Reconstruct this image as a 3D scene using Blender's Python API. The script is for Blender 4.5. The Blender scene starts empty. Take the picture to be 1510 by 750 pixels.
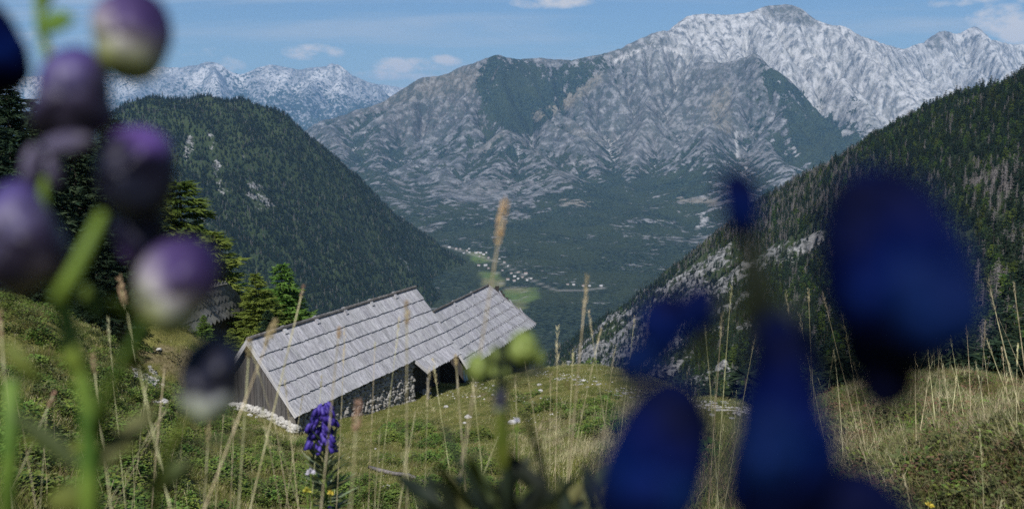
import bpy, bmesh, math, random
import numpy as np
from mathutils import Vector, Matrix
random.seed(7)
RNG = np.random.default_rng(11)
SC = bpy.context.scene
COL = SC.collection

# ------------------------------------------------------------------ camera, sky, sun, exposure, haze
FPX = 1510 * 35.0 / 36.0                       # focal length in pixels of the 1510 px wide photograph
PITCH = math.atan((375 - 200) / FPX)           # the true horizon lies at row 200
cam_d = bpy.data.cameras.new('camera'); cam = bpy.data.objects.new('camera', cam_d); COL.objects.link(cam)
cam_d.lens = 35; cam_d.sensor_width = 36; cam_d.clip_start = 0.02; cam_d.clip_end = 80000
cam.location = (0, 0, 0); cam.rotation_euler = (math.pi / 2 - PITCH, 0, 0)
cam_d.dof.use_dof = True; cam_d.dof.focus_distance = 9.0; cam_d.dof.aperture_fstop = 5.6
SC.camera = cam
SC.view_settings.view_transform = 'Standard'; SC.view_settings.look = 'None'
SC.view_settings.exposure = EXPOSURE = 0.2; SC.view_settings.gamma = 1.0
SC.cycles.use_denoising = False
try: SC.cycles.denoiser = 'OPENIMAGEDENOISE'
except Exception: pass
SC.cycles.max_bounces = 6; SC.cycles.diffuse_bounces = 2; SC.cycles.glossy_bounces = 2
SC.cycles.transparent_max_bounces = 6; SC.cycles.transmission_bounces = 3; SC.cycles.volume_bounces = 1
SC.cycles.sample_clamp_indirect = 3.0

SUN_EL = math.radians(46); SUN_DIR = (-0.16, -0.987)          # horizontal direction towards the sun
SUN_AZ = math.atan2(SUN_DIR[0], SUN_DIR[1])                   # measured from +Y towards +X
sun_d = bpy.data.lights.new('sun', 'SUN'); sun = bpy.data.objects.new('sun', sun_d); COL.objects.link(sun)
sun_d.energy = 5.0; sun_d.angle = math.radians(0.53); sun_d.color = (1.0, 0.965, 0.92)
_to = Vector((SUN_DIR[0] * math.cos(SUN_EL), SUN_DIR[1] * math.cos(SUN_EL), math.sin(SUN_EL)))
sun.rotation_euler = _to.to_track_quat('Z', 'Y').to_euler()

def ray(px, py):
    x = (px - 755) / FPX; v = (375 - py) / FPX
    return Vector((x, math.cos(PITCH) + v * math.sin(PITCH), -math.sin(PITCH) + v * math.cos(PITCH)))
def P(px, py, Y):                               # the point seen at (px, py) whose forward distance is Y metres
    d = ray(px, py); return d * (Y / d.y)
def pix(X, Y, Z):
    X, Y, Z = np.asarray(X, float), np.asarray(Y, float), np.asarray(Z, float)
    w = Y * math.cos(PITCH) - Z * math.sin(PITCH); v = Y * math.sin(PITCH) + Z * math.cos(PITCH)
    w = np.maximum(w, 1e-3)
    return 755 + FPX * X / w, 375 - FPX * v / w

world = bpy.data.worlds.new('World'); SC.world = world; world.use_nodes = True
def build_world():
    nt = world.node_tree; N = nt.nodes; L = nt.links
    for n in list(N): N.remove(n)
    out = N.new('ShaderNodeOutputWorld'); bg = N.new('ShaderNodeBackground'); bg.inputs['Strength'].default_value = 0.06
    sky = N.new('ShaderNodeTexSky'); sky.sky_type = 'NISHITA'; sky.sun_disc = False
    sky.sun_elevation = SUN_EL; sky.sun_rotation = SUN_AZ; sky.altitude = 1300; sky.air_density = 1.3; sky.dust_density = 0.2; sky.ozone_density = 5.0
    geo = N.new('ShaderNodeTexCoord')
    def math_(op, a, b=None, clamp=False):
        m = N.new('ShaderNodeMath'); m.operation = op; m.use_clamp = clamp
        for i, v in enumerate((a, b)):
            if v is None: continue
            if isinstance(v, (int, float)): m.inputs[i].default_value = v
            else: L.new(v, m.inputs[i])
        return m.outputs[0]
    sep = N.new('ShaderNodeSeparateXYZ'); L.new(geo.outputs['Generated'], sep.inputs[0])
    # thin cirrus on a flat layer: direction / height
    zz = math_('MAXIMUM', math_('ADD', sep.outputs[2], 0.06), 0.02)
    u = math_('DIVIDE', sep.outputs[0], zz); v = math_('DIVIDE', sep.outputs[1], zz)
    cmb = N.new('ShaderNodeCombineXYZ'); L.new(math_('MULTIPLY', math_('ADD', u, math_('MULTIPLY', v, 0.25)), 0.32), cmb.inputs[0]); L.new(v, cmb.inputs[1])
    nz = N.new('ShaderNodeTexNoise'); nz.inputs['Scale'].default_value = 0.75; nz.inputs['Detail'].default_value = 9; nz.inputs['Roughness'].default_value = 0.6; nz.inputs['Distortion'].default_value = 0.6
    L.new(cmb.outputs[0], nz.inputs['Vector'])
    mr = N.new('ShaderNodeMapRange'); mr.interpolation_type = 'SMOOTHSTEP'; L.new(nz.outputs[0], mr.inputs[0])
    mr.inputs[1].default_value = 0.44; mr.inputs[2].default_value = 0.70; mr.inputs[3].default_value = 0.0; mr.inputs[4].default_value = 0.75
    mix = N.new('ShaderNodeMix'); mix.data_type = 'RGBA'; L.new(mr.outputs[0], mix.inputs[0]); tint = N.new('ShaderNodeMix'); tint.data_type = 'RGBA'; tint.blend_type = 'MULTIPLY'; tint.inputs[0].default_value = 1.0; L.new(sky.outputs[0], tint.inputs[6]); tint.inputs[7].default_value = (0.82, 0.94, 1.12, 1); L.new(tint.outputs[2], mix.inputs[6]); mix.inputs[7].default_value = (7.2, 8.2, 9.6, 1)
    # low cumulus banks standing over the ranges
    n2 = N.new('ShaderNodeTexNoise'); n2.inputs['Scale'].default_value = 32; n2.inputs['Detail'].default_value = 8; n2.inputs['Roughness'].default_value = 0.58
    mp = N.new('ShaderNodeMapping'); mp.inputs['Scale'].default_value = (1, 1, 1.9); L.new(geo.outputs['Generated'], mp.inputs[0]); L.new(mp.outputs[0], n2.inputs['Vector'])
    total = None
    for (px, py, w, h, k) in ((462, 77, 42, 12, 1.0), (600, 97, 60, 12, 1.0), (655, 90, 26, 9, .9), (640, 112, 60, 10, .8), (815, 2, 60, 12, .8), (1470, 28, 36, 22, .95), (1502, 45, 28, 18, .9),
                              (300, 80, 60, 14, .55), (330, 95, 40, 14, .6), (560, 108, 60, 12, .7), (1440, 2, 90, 10, .6), (-60, 60, 120, 20, .8), (1640, 60, 120, 24, .9)):
        d = ray(px, py).normalized(); az = math.atan2(d.x, d.y)
        r_ = Vector((math.cos(az), -math.sin(az), 0))
        dp = N.new('ShaderNodeVectorMath'); dp.operation = 'DOT_PRODUCT'; L.new(geo.outputs['Generated'], dp.inputs[0]); dp.inputs[1].default_value = r_
        a = math_('DIVIDE', dp.outputs['Value'], w / FPX)
        b = math_('DIVIDE', math_('SUBTRACT', sep.outputs[2], d.z), h / FPX)
        r2 = math_('ADD', math_('MULTIPLY', a, a), math_('MULTIPLY', b, b))
        front = math_('GREATER_THAN', sep.outputs[1], 0.0)
        g = math_('MULTIPLY', math_('MULTIPLY', math_('SUBTRACT', 1.0, math_('MULTIPLY', r2, 0.5), True), k), front)
        total = g if total is None else math_('MAXIMUM', total, g)
    dens = math_('SUBTRACT', math_('MULTIPLY', total, math_('SUBTRACT', math_('MULTIPLY', n2.outputs[0], 2.6), 0.45)), 0.38)
    dens = math_('MULTIPLY', dens, 2.4, True)
    mix2 = N.new('ShaderNodeMix'); mix2.data_type = 'RGBA'; L.new(dens, mix2.inputs[0]); L.new(mix.outputs[2], mix2.inputs[6]); mix2.inputs[7].default_value = (9.6, 9.7, 10.2, 1)
    L.new(mix2.outputs[2], bg.inputs[0]); L.new(bg.outputs[0], out.inputs[0])
build_world()

# ------------------------------------------------------------------ helpers
def tag(o, label=None, cat=None, group=None, kind=None):
    if label: o['label'] = label
    if cat: o['category'] = cat
    if group: o['group'] = group
    if kind: o['kind'] = kind
    return o
def link(o, parent=None):
    COL.objects.link(o)
    if parent is not None: o.parent = parent
    return o
def empty(name, loc=(0, 0, 0), rz=0.0):
    o = bpy.data.objects.new(name, None); o.location = loc; o.rotation_euler = (0, 0, rz); return link(o)
def mesh_np(name, V, F, mats=(), smooth=False, fmat=None, attrs=None):
    """V (n,3) float array, F (m,3) or (m,4) int array -> mesh"""
    V = np.ascontiguousarray(V, dtype=np.float32); F = np.ascontiguousarray(F, dtype=np.int32)
    me = bpy.data.meshes.new(name); k = F.shape[1]
    me.vertices.add(len(V)); me.vertices.foreach_set('co', V.ravel())
    me.loops.add(F.size); me.loops.foreach_set('vertex_index', F.ravel())
    me.polygons.add(len(F)); me.polygons.foreach_set('loop_start', np.arange(0, F.size, k, dtype=np.int32))
    if fmat is not None: me.polygons.foreach_set('material_index', np.asarray(fmat, dtype=np.int32))
    me.polygons.foreach_set('use_smooth', np.full(len(F), smooth, dtype=bool))
    for nm, a in (attrs or {}).items():
        a = np.asarray(a, dtype=np.float32)
        if a.ndim == 1:
            t = me.attributes.new(nm, 'FLOAT', 'POINT'); t.data.foreach_set('value', a)
        else:
            t = me.attributes.new(nm, 'FLOAT_COLOR', 'POINT'); t.data.foreach_set('color', np.c_[a, np.ones(len(a))].astype(np.float32).ravel())
    me.update(calc_edges=True)
    for m in mats: me.materials.append(m)
    return me
def obj(name, me, parent=None, loc=None):
    o = bpy.data.objects.new(name, me)
    if loc is not None: o.location = loc
    return link(o, parent)

class MB:                                       # collects triangles / quads as one mesh
    def __init__(s): s.v = []; s.f = []
    def add(s, V, F):
        n = len(s.v); s.v.extend([tuple(p) for p in V]); s.f.extend([tuple(i + n for i in f) for f in F])
    def tube(s, pts, rads, n=6, caps=True):
        pts = [Vector(p) for p in pts]; V = []; F = []
        for i, p in enumerate(pts):
            d = (pts[min(i + 1, len(pts) - 1)] - pts[max(i - 1, 0)])
            if d.length < 1e-9: d = Vector((0, 0, 1))
            d.normalize(); a = d.orthogonal().normalized() if i == 0 else (a - d * a.dot(d)).normalized(); b = d.cross(a)
            for k in range(n):
                t = 2 * math.pi * k / n; V.append(p + (a * math.cos(t) + b * math.sin(t)) * rads[i])
        for i in range(len(pts) - 1):
            for k in range(n): F.append((i * n + k, i * n + (k + 1) % n, (i + 1) * n + (k + 1) % n, (i + 1) * n + k))
        if caps: F.append(tuple(range(n - 1, -1, -1))); F.append(tuple((len(pts) - 1) * n + k for k in range(n)))
        s.add(V, F)
    def box8(s, c):                             # eight corners: 0-3 one face, 4-7 the opposite
        s.add(c, [(0, 3, 2, 1), (4, 5, 6, 7), (0, 1, 5, 4), (1, 2, 6, 5), (2, 3, 7, 6), (3, 0, 4, 7)])
    def mesh(s, name, mats=(), smooth=False):
        me = bpy.data.meshes.new(name); me.from_pydata(s.v, [], s.f)
        if smooth: me.polygons.foreach_set('use_smooth', [True] * len(me.polygons))
        for m in mats: me.materials.append(m)
        me.update(); return me
    def build(s, name, mat, parent=None, smooth=False, loc=None):
        return obj(name, s.mesh(name, [mat] if mat else [], smooth), parent, loc)

# ---- value noise in numpy
def _hash(ix, iy, seed):
    n = (ix.astype(np.int64) * 374761393 + iy.astype(np.int64) * 668265263 + seed * 974634777) & 0xffffffff
    n = ((n ^ (n >> 13)) * 1274126177) & 0xffffffff
    return ((n ^ (n >> 16)) & 0xffffff) / float(0xffffff)
def vnoise(x, y, seed=0):
    ix = np.floor(x); iy = np.floor(y); fx = x - ix; fy = y - iy
    fx = fx * fx * fx * (fx * (fx * 6 - 15) + 10); fy = fy * fy * fy * (fy * (fy * 6 - 15) + 10)
    a = _hash(ix, iy, seed); b = _hash(ix + 1, iy, seed); c = _hash(ix, iy + 1, seed); d = _hash(ix + 1, iy + 1, seed)
    return (a * (1 - fx) + b * fx) * (1 - fy) + (c * (1 - fx) + d * fx) * fy
def fbm(x, y, scale, octv=5, seed=0, gain=0.5, ridged=False):
    s = np.zeros(np.broadcast(x, y).shape); amp = 1.0; tot = 0
    ca, sa = math.cos(0.6), math.sin(0.6); u = x / scale; v = y / scale
    for o in range(octv):
        n = vnoise(u, v, seed + o * 17)
        if ridged: n = 1 - np.abs(2 * n - 1)
        s += n * amp; tot += amp; amp *= gain
        u, v = (u * ca - v * sa) * 2.03 + 13.7, (u * sa + v * ca) * 2.03 + 5.1
    return s / tot                               # 0..1
def sstep(a, b, x):
    t = np.clip((x - a) / (b - a), 0, 1); return t * t * (3 - 2 * t)
def rbf_fit(pts, c, lam=1e-3):
    pts = np.array(pts, float); xy = pts[:, :2]; n = len(xy)
    r = np.sqrt(((xy[:, None] - xy[None]) ** 2).sum(-1) + c * c)
    A = np.zeros((n + 3, n + 3)); A[:n, :n] = -r + lam * np.eye(n) * -1; A[:n, n] = 1; A[:n, n + 1:] = xy; A[n, :n] = 1; A[n + 1:, :n] = xy.T
    w = np.linalg.solve(A, np.r_[pts[:, 2], 0, 0, 0])
    def f(X, Y):
        X = np.asarray(X, float); Y = np.asarray(Y, float); out = np.full(np.broadcast(X, Y).shape, w[n]) + w[n + 1] * X + w[n + 2] * Y
        for i in range(n): out = out - w[i] * np.sqrt((X - xy[i, 0]) ** 2 + (Y - xy[i, 1]) ** 2 + c * c)
        return out
    return f
def in_poly(px, py, poly):
    inside = np.zeros(px.shape, bool); n = len(poly)
    for i in range(n):
        x1, y1 = poly[i]; x2, y2 = poly[(i + 1) % n]
        c = ((y1 > py) != (y2 > py)) & (px < (x2 - x1) * (py - y1) / ((y2 - y1) or 1e-9) + x1); inside ^= c
    return inside
def poly_soft(px, py, poly, soft):               # 1 inside, fading to 0 over 'soft' photo pixels outside the edge
    d2 = np.full(px.shape, 1e9)
    for i in range(len(poly)):
        x1, y1 = poly[i]; x2, y2 = poly[(i + 1) % len(poly)]; dx, dy = x2 - x1, y2 - y1; l = dx * dx + dy * dy + 1e-9
        t = np.clip(((px - x1) * dx + (py - y1) * dy) / l, 0, 1)
        d2 = np.minimum(d2, (px - x1 - t * dx) ** 2 + (py - y1 - t * dy) ** 2)
    d = np.sqrt(d2); d = np.where(in_poly(px, py, poly), -d, d)
    return 1 - sstep(-soft, soft, d)
def grid_faces(nu, nv):
    i = np.arange(nu - 1)[:, None] * nv + np.arange(nv - 1)[None]
    i = i.ravel(); return np.stack([i, i + nv, i + nv + 1, i + 1], 1)

# ---- shader building
def mat(name):
    m = bpy.data.materials.new(name); m.use_nodes = True; nt = m.node_tree
    b = nt.nodes['Principled BSDF']; b.inputs['Roughness'].default_value = 0.85
    b.inputs['Specular IOR Level'].default_value = 0.25
    return m, nt, nt.nodes, nt.links, b
class NT:
    def __init__(s, nt): s.N = nt.nodes; s.L = nt.links
    def _in(s, sock, v):
        if isinstance(v, bpy.types.NodeSocket): s.L.new(v, sock)
        elif v is not None:
            sock.default_value = v if not isinstance(v, tuple) or len(v) != 3 or sock.type != 'RGBA' else (*v, 1)
    def m(s, op, a, b=None, c=None, clamp=False):
        n = s.N.new('ShaderNodeMath'); n.operation = op; n.use_clamp = clamp
        for i, v in enumerate((a, b, c)):
            if v is not None: s._in(n.inputs[i], v)
        return n.outputs[0]
    def noise(s, vec, scale, detail=4, rough=0.55, dist=0.0, out=0):
        n = s.N.new('ShaderNodeTexNoise'); s._in(n.inputs['Vector'], vec); n.inputs['Scale'].default_value = scale
        n.inputs['Detail'].default_value = detail; n.inputs['Roughness'].default_value = rough; n.inputs['Distortion'].default_value = dist; return n.outputs[out]
    def vor(s, vec, scale, feat='F1', out=0, rnd=1.0):
        n = s.N.new('ShaderNodeTexVoronoi'); n.feature = feat; s._in(n.inputs['Vector'], vec); n.inputs['Scale'].default_value = scale; n.inputs['Randomness'].default_value = rnd; return n.outputs[out]
    def mapping(s, vec, scale=(1, 1, 1), rot=(0, 0, 0), loc=(0, 0, 0)):
        n = s.N.new('ShaderNodeMapping'); s._in(n.inputs[0], vec); n.inputs['Scale'].default_value = scale; n.inputs['Rotation'].default_value = rot; n.inputs['Location'].default_value = loc; return n.outputs[0]
    def coord(s, which='Object'): return s.N.new('ShaderNodeTexCoord').outputs[which]
    def pos(s): return s.N.new('ShaderNodeNewGeometry').outputs['Position']
    def attr(s, nm, out='Fac'): n = s.N.new('ShaderNodeAttribute'); n.attribute_name = nm; return n.outputs[out]
    def rng(s, v, a, b, c=0.0, d=1.0, smooth=True):
        n = s.N.new('ShaderNodeMapRange'); n.interpolation_type = 'SMOOTHSTEP' if smooth else 'LINEAR'; s._in(n.inputs[0], v)
        for i, q in enumerate((a, b, c, d)): s._in(n.inputs[i + 1], q)
        return n.outputs[0]
    def mix(s, f, a, b, mode='MIX'):
        n = s.N.new('ShaderNodeMix'); n.data_type = 'RGBA'; n.blend_type = mode; s._in(n.inputs[0], f); s._in(n.inputs[6], a); s._in(n.inputs[7], b); return n.outputs[2]
    def bump(s, h, strength, dist):
        n = s.N.new('ShaderNodeBump'); s._in(n.inputs['Height'], h); n.inputs['Strength'].default_value = strength; n.inputs['Distance'].default_value = dist; return n.outputs[0]
    def rand(s, out='Random'): return s.N.new('ShaderNodeObjectInfo').outputs[out]
    def ramp(s, v, stops):
        n = s.N.new('ShaderNodeValToRGB'); s._in(n.inputs[0], v); e = n.color_ramp.elements
        while len(e) < len(stops): e.new(0.5)
        for q, (p, c) in zip(e, stops): q.position = p; q.color = (*c, 1)
        return n.outputs[0]

# ------------------------------------------------------------------ far terrain
VALLEY_Z = -600.0
def mat_mountain():
    m, nt, N, L, b = mat('mountain_limestone'); t = NT(nt); p = t.pos()
    veg = t.attr('veg'); wh = t.attr('white'); tan_ = t.attr('tan')
    strata = t.noise(t.mapping(p, (1, 1, 2.4), (0.35, -0.45, 0)), 0.0032, 9, 0.66, 0.5)
    fine = t.noise(t.mapping(p, (1, 1, .8)), 0.017, 8, 0.74, 0.0)
    mid = t.noise(t.mapping(p, (1, 1, 2.0), (-0.2, 0.5, 0)), 0.011, 7, 0.66, 0.8)
    streak = t.noise(t.mapping(p, (1, 1, 0.30)), 0.020, 6, 0.65, 0.3)
    rock_d = t.mix(t.rng(mid, 0.40, 0.62), (0.042, 0.047, 0.052), (0.165, 0.168, 0.172))
    rock_d = t.mix(t.rng(t.noise(p, 0.0016, 3), .4, .65), rock_d, t.mix(.25, rock_d, (0.17, 0.145, 0.12)))
    rock_w = t.mix(t.rng(streak, 0.34, 0.58), (0.12, 0.13, 0.145), (0.47, 0.465, 0.46))
    rock = t.mix(wh, rock_d, rock_w)
    rock = t.mix(t.m('MULTIPLY', t.rng(fine, 0.47, 0.53), t.m('SUBTRACT', 0.80, t.m('MULTIPLY', wh, .5))), rock, (0.045, 0.058, 0.050))
    rock = t.mix(t.rng(fine, 0.43, 0.37, 0.0, 0.6), rock, (0.33, 0.33, 0.33))
    scree = t.attr('scree'); rock = t.mix(t.m('MULTIPLY', scree, t.rng(fine, 0.60, 0.44)), rock, (0.60, 0.58, 0.56))
    rock = t.mix(t.m('MULTIPLY', tan_, t.rng(fine, 0.62, 0.42)), rock, (0.21, 0.18, 0.12))
    mott = t.m('ADD', t.m('ADD', t.m('MULTIPLY', t.m('SUBTRACT', strata, 0.5), 1.7), t.m('MULTIPLY', t.m('SUBTRACT', fine, 0.5), 4.8)), t.m('MULTIPLY', t.m('SUBTRACT', mid, 0.5), 1.6))
    v2 = t.m('ADD', veg, t.m('MULTIPLY', mott, 0.74))
    v3 = t.rng(v2, 0.42, 0.60)
    sz = N.new('ShaderNodeSeparateXYZ'); L.new(p, sz.inputs[0]); low = t.m('MULTIPLY', t.rng(sz.outputs[2], -330, -540), .55)
    v3 = t.m('ADD', v3, t.m('MULTIPLY', t.m('SUBTRACT', 1.0, v3), low))
    trees = t.vor(p, 0.07); forest = t.mix(t.rng(trees, 0.15, 0.75), (0.040, 0.060, 0.038), (0.010, 0.020, 0.016))
    forest = t.mix(t.rng(t.noise(p, 0.004, 3), 0.35, 0.65), forest, t.mix(0.5, forest, (0.045, 0.06, 0.03)))
    c = t.mix(v3, rock, forest)
    field = t.attr('field'); c = t.mix(t.m('MULTIPLY', field, t.rng(t.noise(p, 0.012, 4, .6), 0.30, 0.42)), c, t.mix(t.rng(t.noise(p, 0.0045, 2), 0.4, 0.6), (0.10, 0.15, 0.045), (0.17, 0.17, 0.085)))
    road = t.attr('road'); c = t.mix(t.m('MULTIPLY', road, 0.45), c, (0.34, 0.32, 0.29))
    L.new(c, b.inputs['Base Color']); b.inputs['Roughness'].default_value = 0.95; b.inputs['Specular IOR Level'].default_value = 0.1
    h = t.m('ADD', t.m('MULTIPLY', strata, 1.4), t.m('ADD', t.m('MULTIPLY', fine, 1.0), t.m('MULTIPLY', t.m('MULTIPLY', v3, trees), -0.35)))
    L.new(t.bump(h, 1.0, 16.0), b.inputs['Normal']); return m
M_MOUNT = mat_mountain()

def ridge_field(X, Y, ridges, floor, sharp=0.010):
    acc = np.zeros(X.shape); aw = np.zeros(X.shape); ww = np.zeros(X.shape)
    hmax = np.full(X.shape, floor)
    hs = []
    for (pts, Ls, wht, _) in ridges:
        best = np.full(X.shape, -1e9)
        for a, b in zip(pts[:-1], pts[1:]):
            dx, dy = b[0] - a[0], b[1] - a[1]; l2 = dx * dx + dy * dy
            t = np.clip(((X - a[0]) * dx + (Y - a[1]) * dy) / l2, 0, 1)
            d = np.sqrt((X - a[0] - t * dx) ** 2 + (Y - a[1] - t * dy) ** 2)
            zr = a[2] + t * (b[2] - a[2])
            h = floor + (zr - floor) * np.exp(-(d / Ls) ** 1.0)
            best = np.maximum(best, h)
        hs.append((best, wht)); hmax = np.maximum(hmax, best)
    for h, wht in hs:
        w = np.exp((h - hmax) * sharp); ww += w; aw += w * wht; acc += w * h
    return hmax + np.log(ww) / sharp * 0.35, aw / ww

def erode(H, cell, iters, K, floor, DIFF=0.02):
    nu, nv = H.shape; n = nu * nv; idx = np.arange(n).reshape(nu, nv); A = None
    offs = [(-1, 0, 1), (1, 0, 1), (0, -1, 1), (0, 1, 1), (-1, -1, 1.4142), (-1, 1, 1.4142), (1, -1, 1.4142), (1, 1, 1.4142)]
    for it in range(iters):
        best = np.zeros((nu, nv)); rec = idx.copy(); mn = np.full((nu, nv), 1e9); Hp = np.pad(H, 1, mode='edge')
        for (a, b, d) in offs:
            Hn = Hp[1 + a:nu + 1 + a, 1 + b:nv + 1 + b]; s = (H - Hn) / (d * cell); up = s > best
            ii = np.clip(np.arange(nu) + a, 0, nu - 1)[:, None] * nv + np.clip(np.arange(nv) + b, 0, nv - 1)[None]
            best = np.where(up, s, best); rec = np.where(up, ii, rec); mn = np.minimum(mn, Hn)
        pit = rec == idx; H = np.where(pit & (H < mn), mn + 0.3, H)
        r = rec.ravel().copy(); S = np.ones(n)
        r[r == np.arange(n)] = n; r = np.append(r, n); S = np.append(S, 0.0)
        for k in range(9):
            S2 = S + np.bincount(r, weights=S, minlength=n + 1); S2[n] = 0; S = S2; r = r[r]
        A = S[:n].reshape(nu, nv)
        dz = np.minimum(K * np.sqrt(A) * best, 0.45 * best * cell)
        H = H - dz * sstep(floor, floor + 120, H)
        if it % 2 == 0:                          # talus creep
            Hp = np.pad(H, 1, mode='edge'); lap = Hp[:-2, 1:-1] + Hp[2:, 1:-1] + Hp[1:-1, :-2] + Hp[1:-1, 2:] - 4 * H
            H = H + DIFF * lap
    return H, A

def make_massif():
    W = lambda px, py, Y: tuple(P(px, py, Y))
    ridges = [  # (points, falloff, whiteness, tag)
        ([W(380, 262, 8200), W(430, 190, 8300), W(470, 160, 8200), W(520, 140, 8100), W(560, 124, 8000), W(620, 107, 7900), W(650, 106, 7850), W(700, 92, 7800), W(730, 81, 7700), W(780, 85, 7900), W(840, 88, 8100), W(890, 79, 8300), W(930, 60, 8400), W(965, 48, 8500)], 1750, 0.15, 'a'),
        ([W(965, 48, 8500), W(1010, 24, 8700), W(1060, 19, 8700), W(1105, 16, 8750), W(1130, 11, 8850), W(1160, 8, 8900), W(1182, 12, 8900), W(1205, 28, 8900), W(1245, 38, 8800), W(1290, 60, 8900), W(1325, 74, 9100)], 1900, 1.0, 'b'),
        ([W(1325, 74, 9100), W(1355, 64, 9700), W(1385, 48, 10200), W(1402, 54, 10300), W(1440, 39, 10500), W(1470, 60, 10600), W(1510, 68, 10700), W(1620, 60, 11000), W(1800, 90, 11200)], 2300, 0.85, 'c'),
        ([W(1290, 60, 8900), W(1340, 120, 8300), W(1390, 190, 7500), W(1420, 260, 6700)], 1000, 0.8, 'd'),
        ([W(1205, 28, 8900), W(1230, 80, 8200), W(1270, 140, 7300), W(1320, 200, 6500), W(1350, 260, 5800)], 900, 0.85, 'd'),
        ([W(1150, 60, 8500), W(1190, 120, 7600), W(1240, 180, 6700), W(1300, 250, 5800)], 800, 0.8, 'd'),
        ([W(980, 80, 8200), W(1020, 72, 7950), W(1060, 66, 7700), W(1095, 60, 7550), W(1115, 72, 7300), W(1150, 112, 6900), W(1195, 160, 6400), W(1240, 212, 5800), W(1275, 262, 5200)], 1500, 0.30, 'e'),
        ([W(1095, 60, 7550), W(1070, 120, 6900), W(1050, 180, 6200), W(1060, 240, 5500)], 1100, 0.30, 'e'),
        ([W(980, 80, 8200), W(940, 130, 7400), W(930, 190, 6600), W(920, 260, 5700)], 1100, 0.28, 'e'),
        ([W(930, 62, 8400), W(880, 112, 7800), W(830, 165, 7200), W(790, 200, 6800), W(800, 260, 6000)], 900, 0.15, 'f'),
        ([W(730, 81, 7700), W(735, 130, 7100), W(720, 190, 6600), W(740, 240, 6000), W(790, 310, 5200)], 1000, 0.20, 'g'),
        ([W(620, 107, 7900), W(600, 170, 7200), W(640, 230, 6500), W(700, 300, 5700)], 1000, 0.15, 'g'),
        ([W(520, 140, 8100), W(520, 200, 7500), W(560, 260, 6900), W(620, 320, 6100)], 950, 0.10, 'g'),
        ([W(430, 190, 8300), W(400, 200, 9500), W(330, 190, 11500)], 1400, 0.15, 'h'),
    ]
    cell = 17.0
    xs = np.arange(-4300, 6900, cell); ys = np.arange(1350, 11700, cell)
    X, Y = np.meshgrid(xs, ys, indexing='ij')
    wx = (fbm(X, Y, 900, 4, 3) - .5) * 420; wy = (fbm(X, Y, 900, 4, 9) - .5) * 420
    crest = np.ones(X.shape)
    H, wht = ridge_field(X + wx * .55, Y + wy * .55, ridges, VALLEY_Z)
    rel = sstep(VALLEY_Z + 60, VALLEY_Z + 800, H)
    H = H + rel * ((fbm(X + .35 * Y, Y * .45, 800, 4, 21, .42, True) - .62) * 330) + RNG.random(X.shape) * 9
    low = 1 - rel; H = H + (fbm(X, Y, 350, 4, 8) - .5) * 24
    # broad drainage first, on a coarser grid, then finer gullies
    c3 = 3; Hc = H[::c3, ::c3]; H0 = Hc.copy(); Hc, _ = erode(Hc + RNG.random(Hc.shape) * 12, cell * c3, 110, 1.5, VALLEY_Z, 0.05); D = Hc - H0
    ui = np.clip(np.arange(H.shape[0]) / c3, 0, D.shape[0] - 1.001); vi = np.clip(np.arange(H.shape[1]) / c3, 0, D.shape[1] - 1.001); i0 = ui.astype(int); j0 = vi.astype(int); fu = (ui - i0)[:, None]; fv = (vi - j0)[None]
    H = H + (D[i0][:, j0] * (1 - fu) + D[i0 + 1][:, j0] * fu) * (1 - fv) + (D[i0][:, j0 + 1] * (1 - fu) + D[i0 + 1][:, j0 + 1] * fu) * fv
    H, A = erode(H, cell, 34, 0.5, VALLEY_Z, 0.05)
    H = H + rel * (fbm(X, Y, 60, 4, 77, .6, True) - .6) * 9
    # keep the crest line where it is seen: lift / lower a smooth field so that silhouettes agree
    return xs, ys, X, Y, H, wht, A, rel, ridges

def crest_fix(X, Y, H, prof, y0, k_range=None):
    """scale heights column by column (by azimuth, smoothly) so that the skyline reaches the photographed rows"""
    px, py = pix(X, Y, H); wts = np.zeros(0)
    bins = np.linspace(-200, 1750, 260); c = .5 * (bins[1:] + bins[:-1])
    which = np.digitize(px.ravel(), bins) - 1; top = np.full(len(c), 1e9); ok = (which >= 0) & (which < len(c))
    np.minimum.at(top, which[ok], py.ravel()[ok]); want = np.interp(c, [q[0] for q in prof], [q[1] for q in prof])
    diff = np.where(top < 1e8, top - want, 0); diff = np.clip(diff, -60, 60)
    k = np.exp(-np.linspace(-2, 2, 5) ** 2); k /= k.sum(); diff = np.convolve(diff, k, mode='same')
    dpx = np.interp(px, c, diff)
    up = sstep(y0[1], y0[0], py)                # full at the crest, none low down
    return H + dpx * up * np.sqrt(X * X + Y * Y) / FPX

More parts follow.
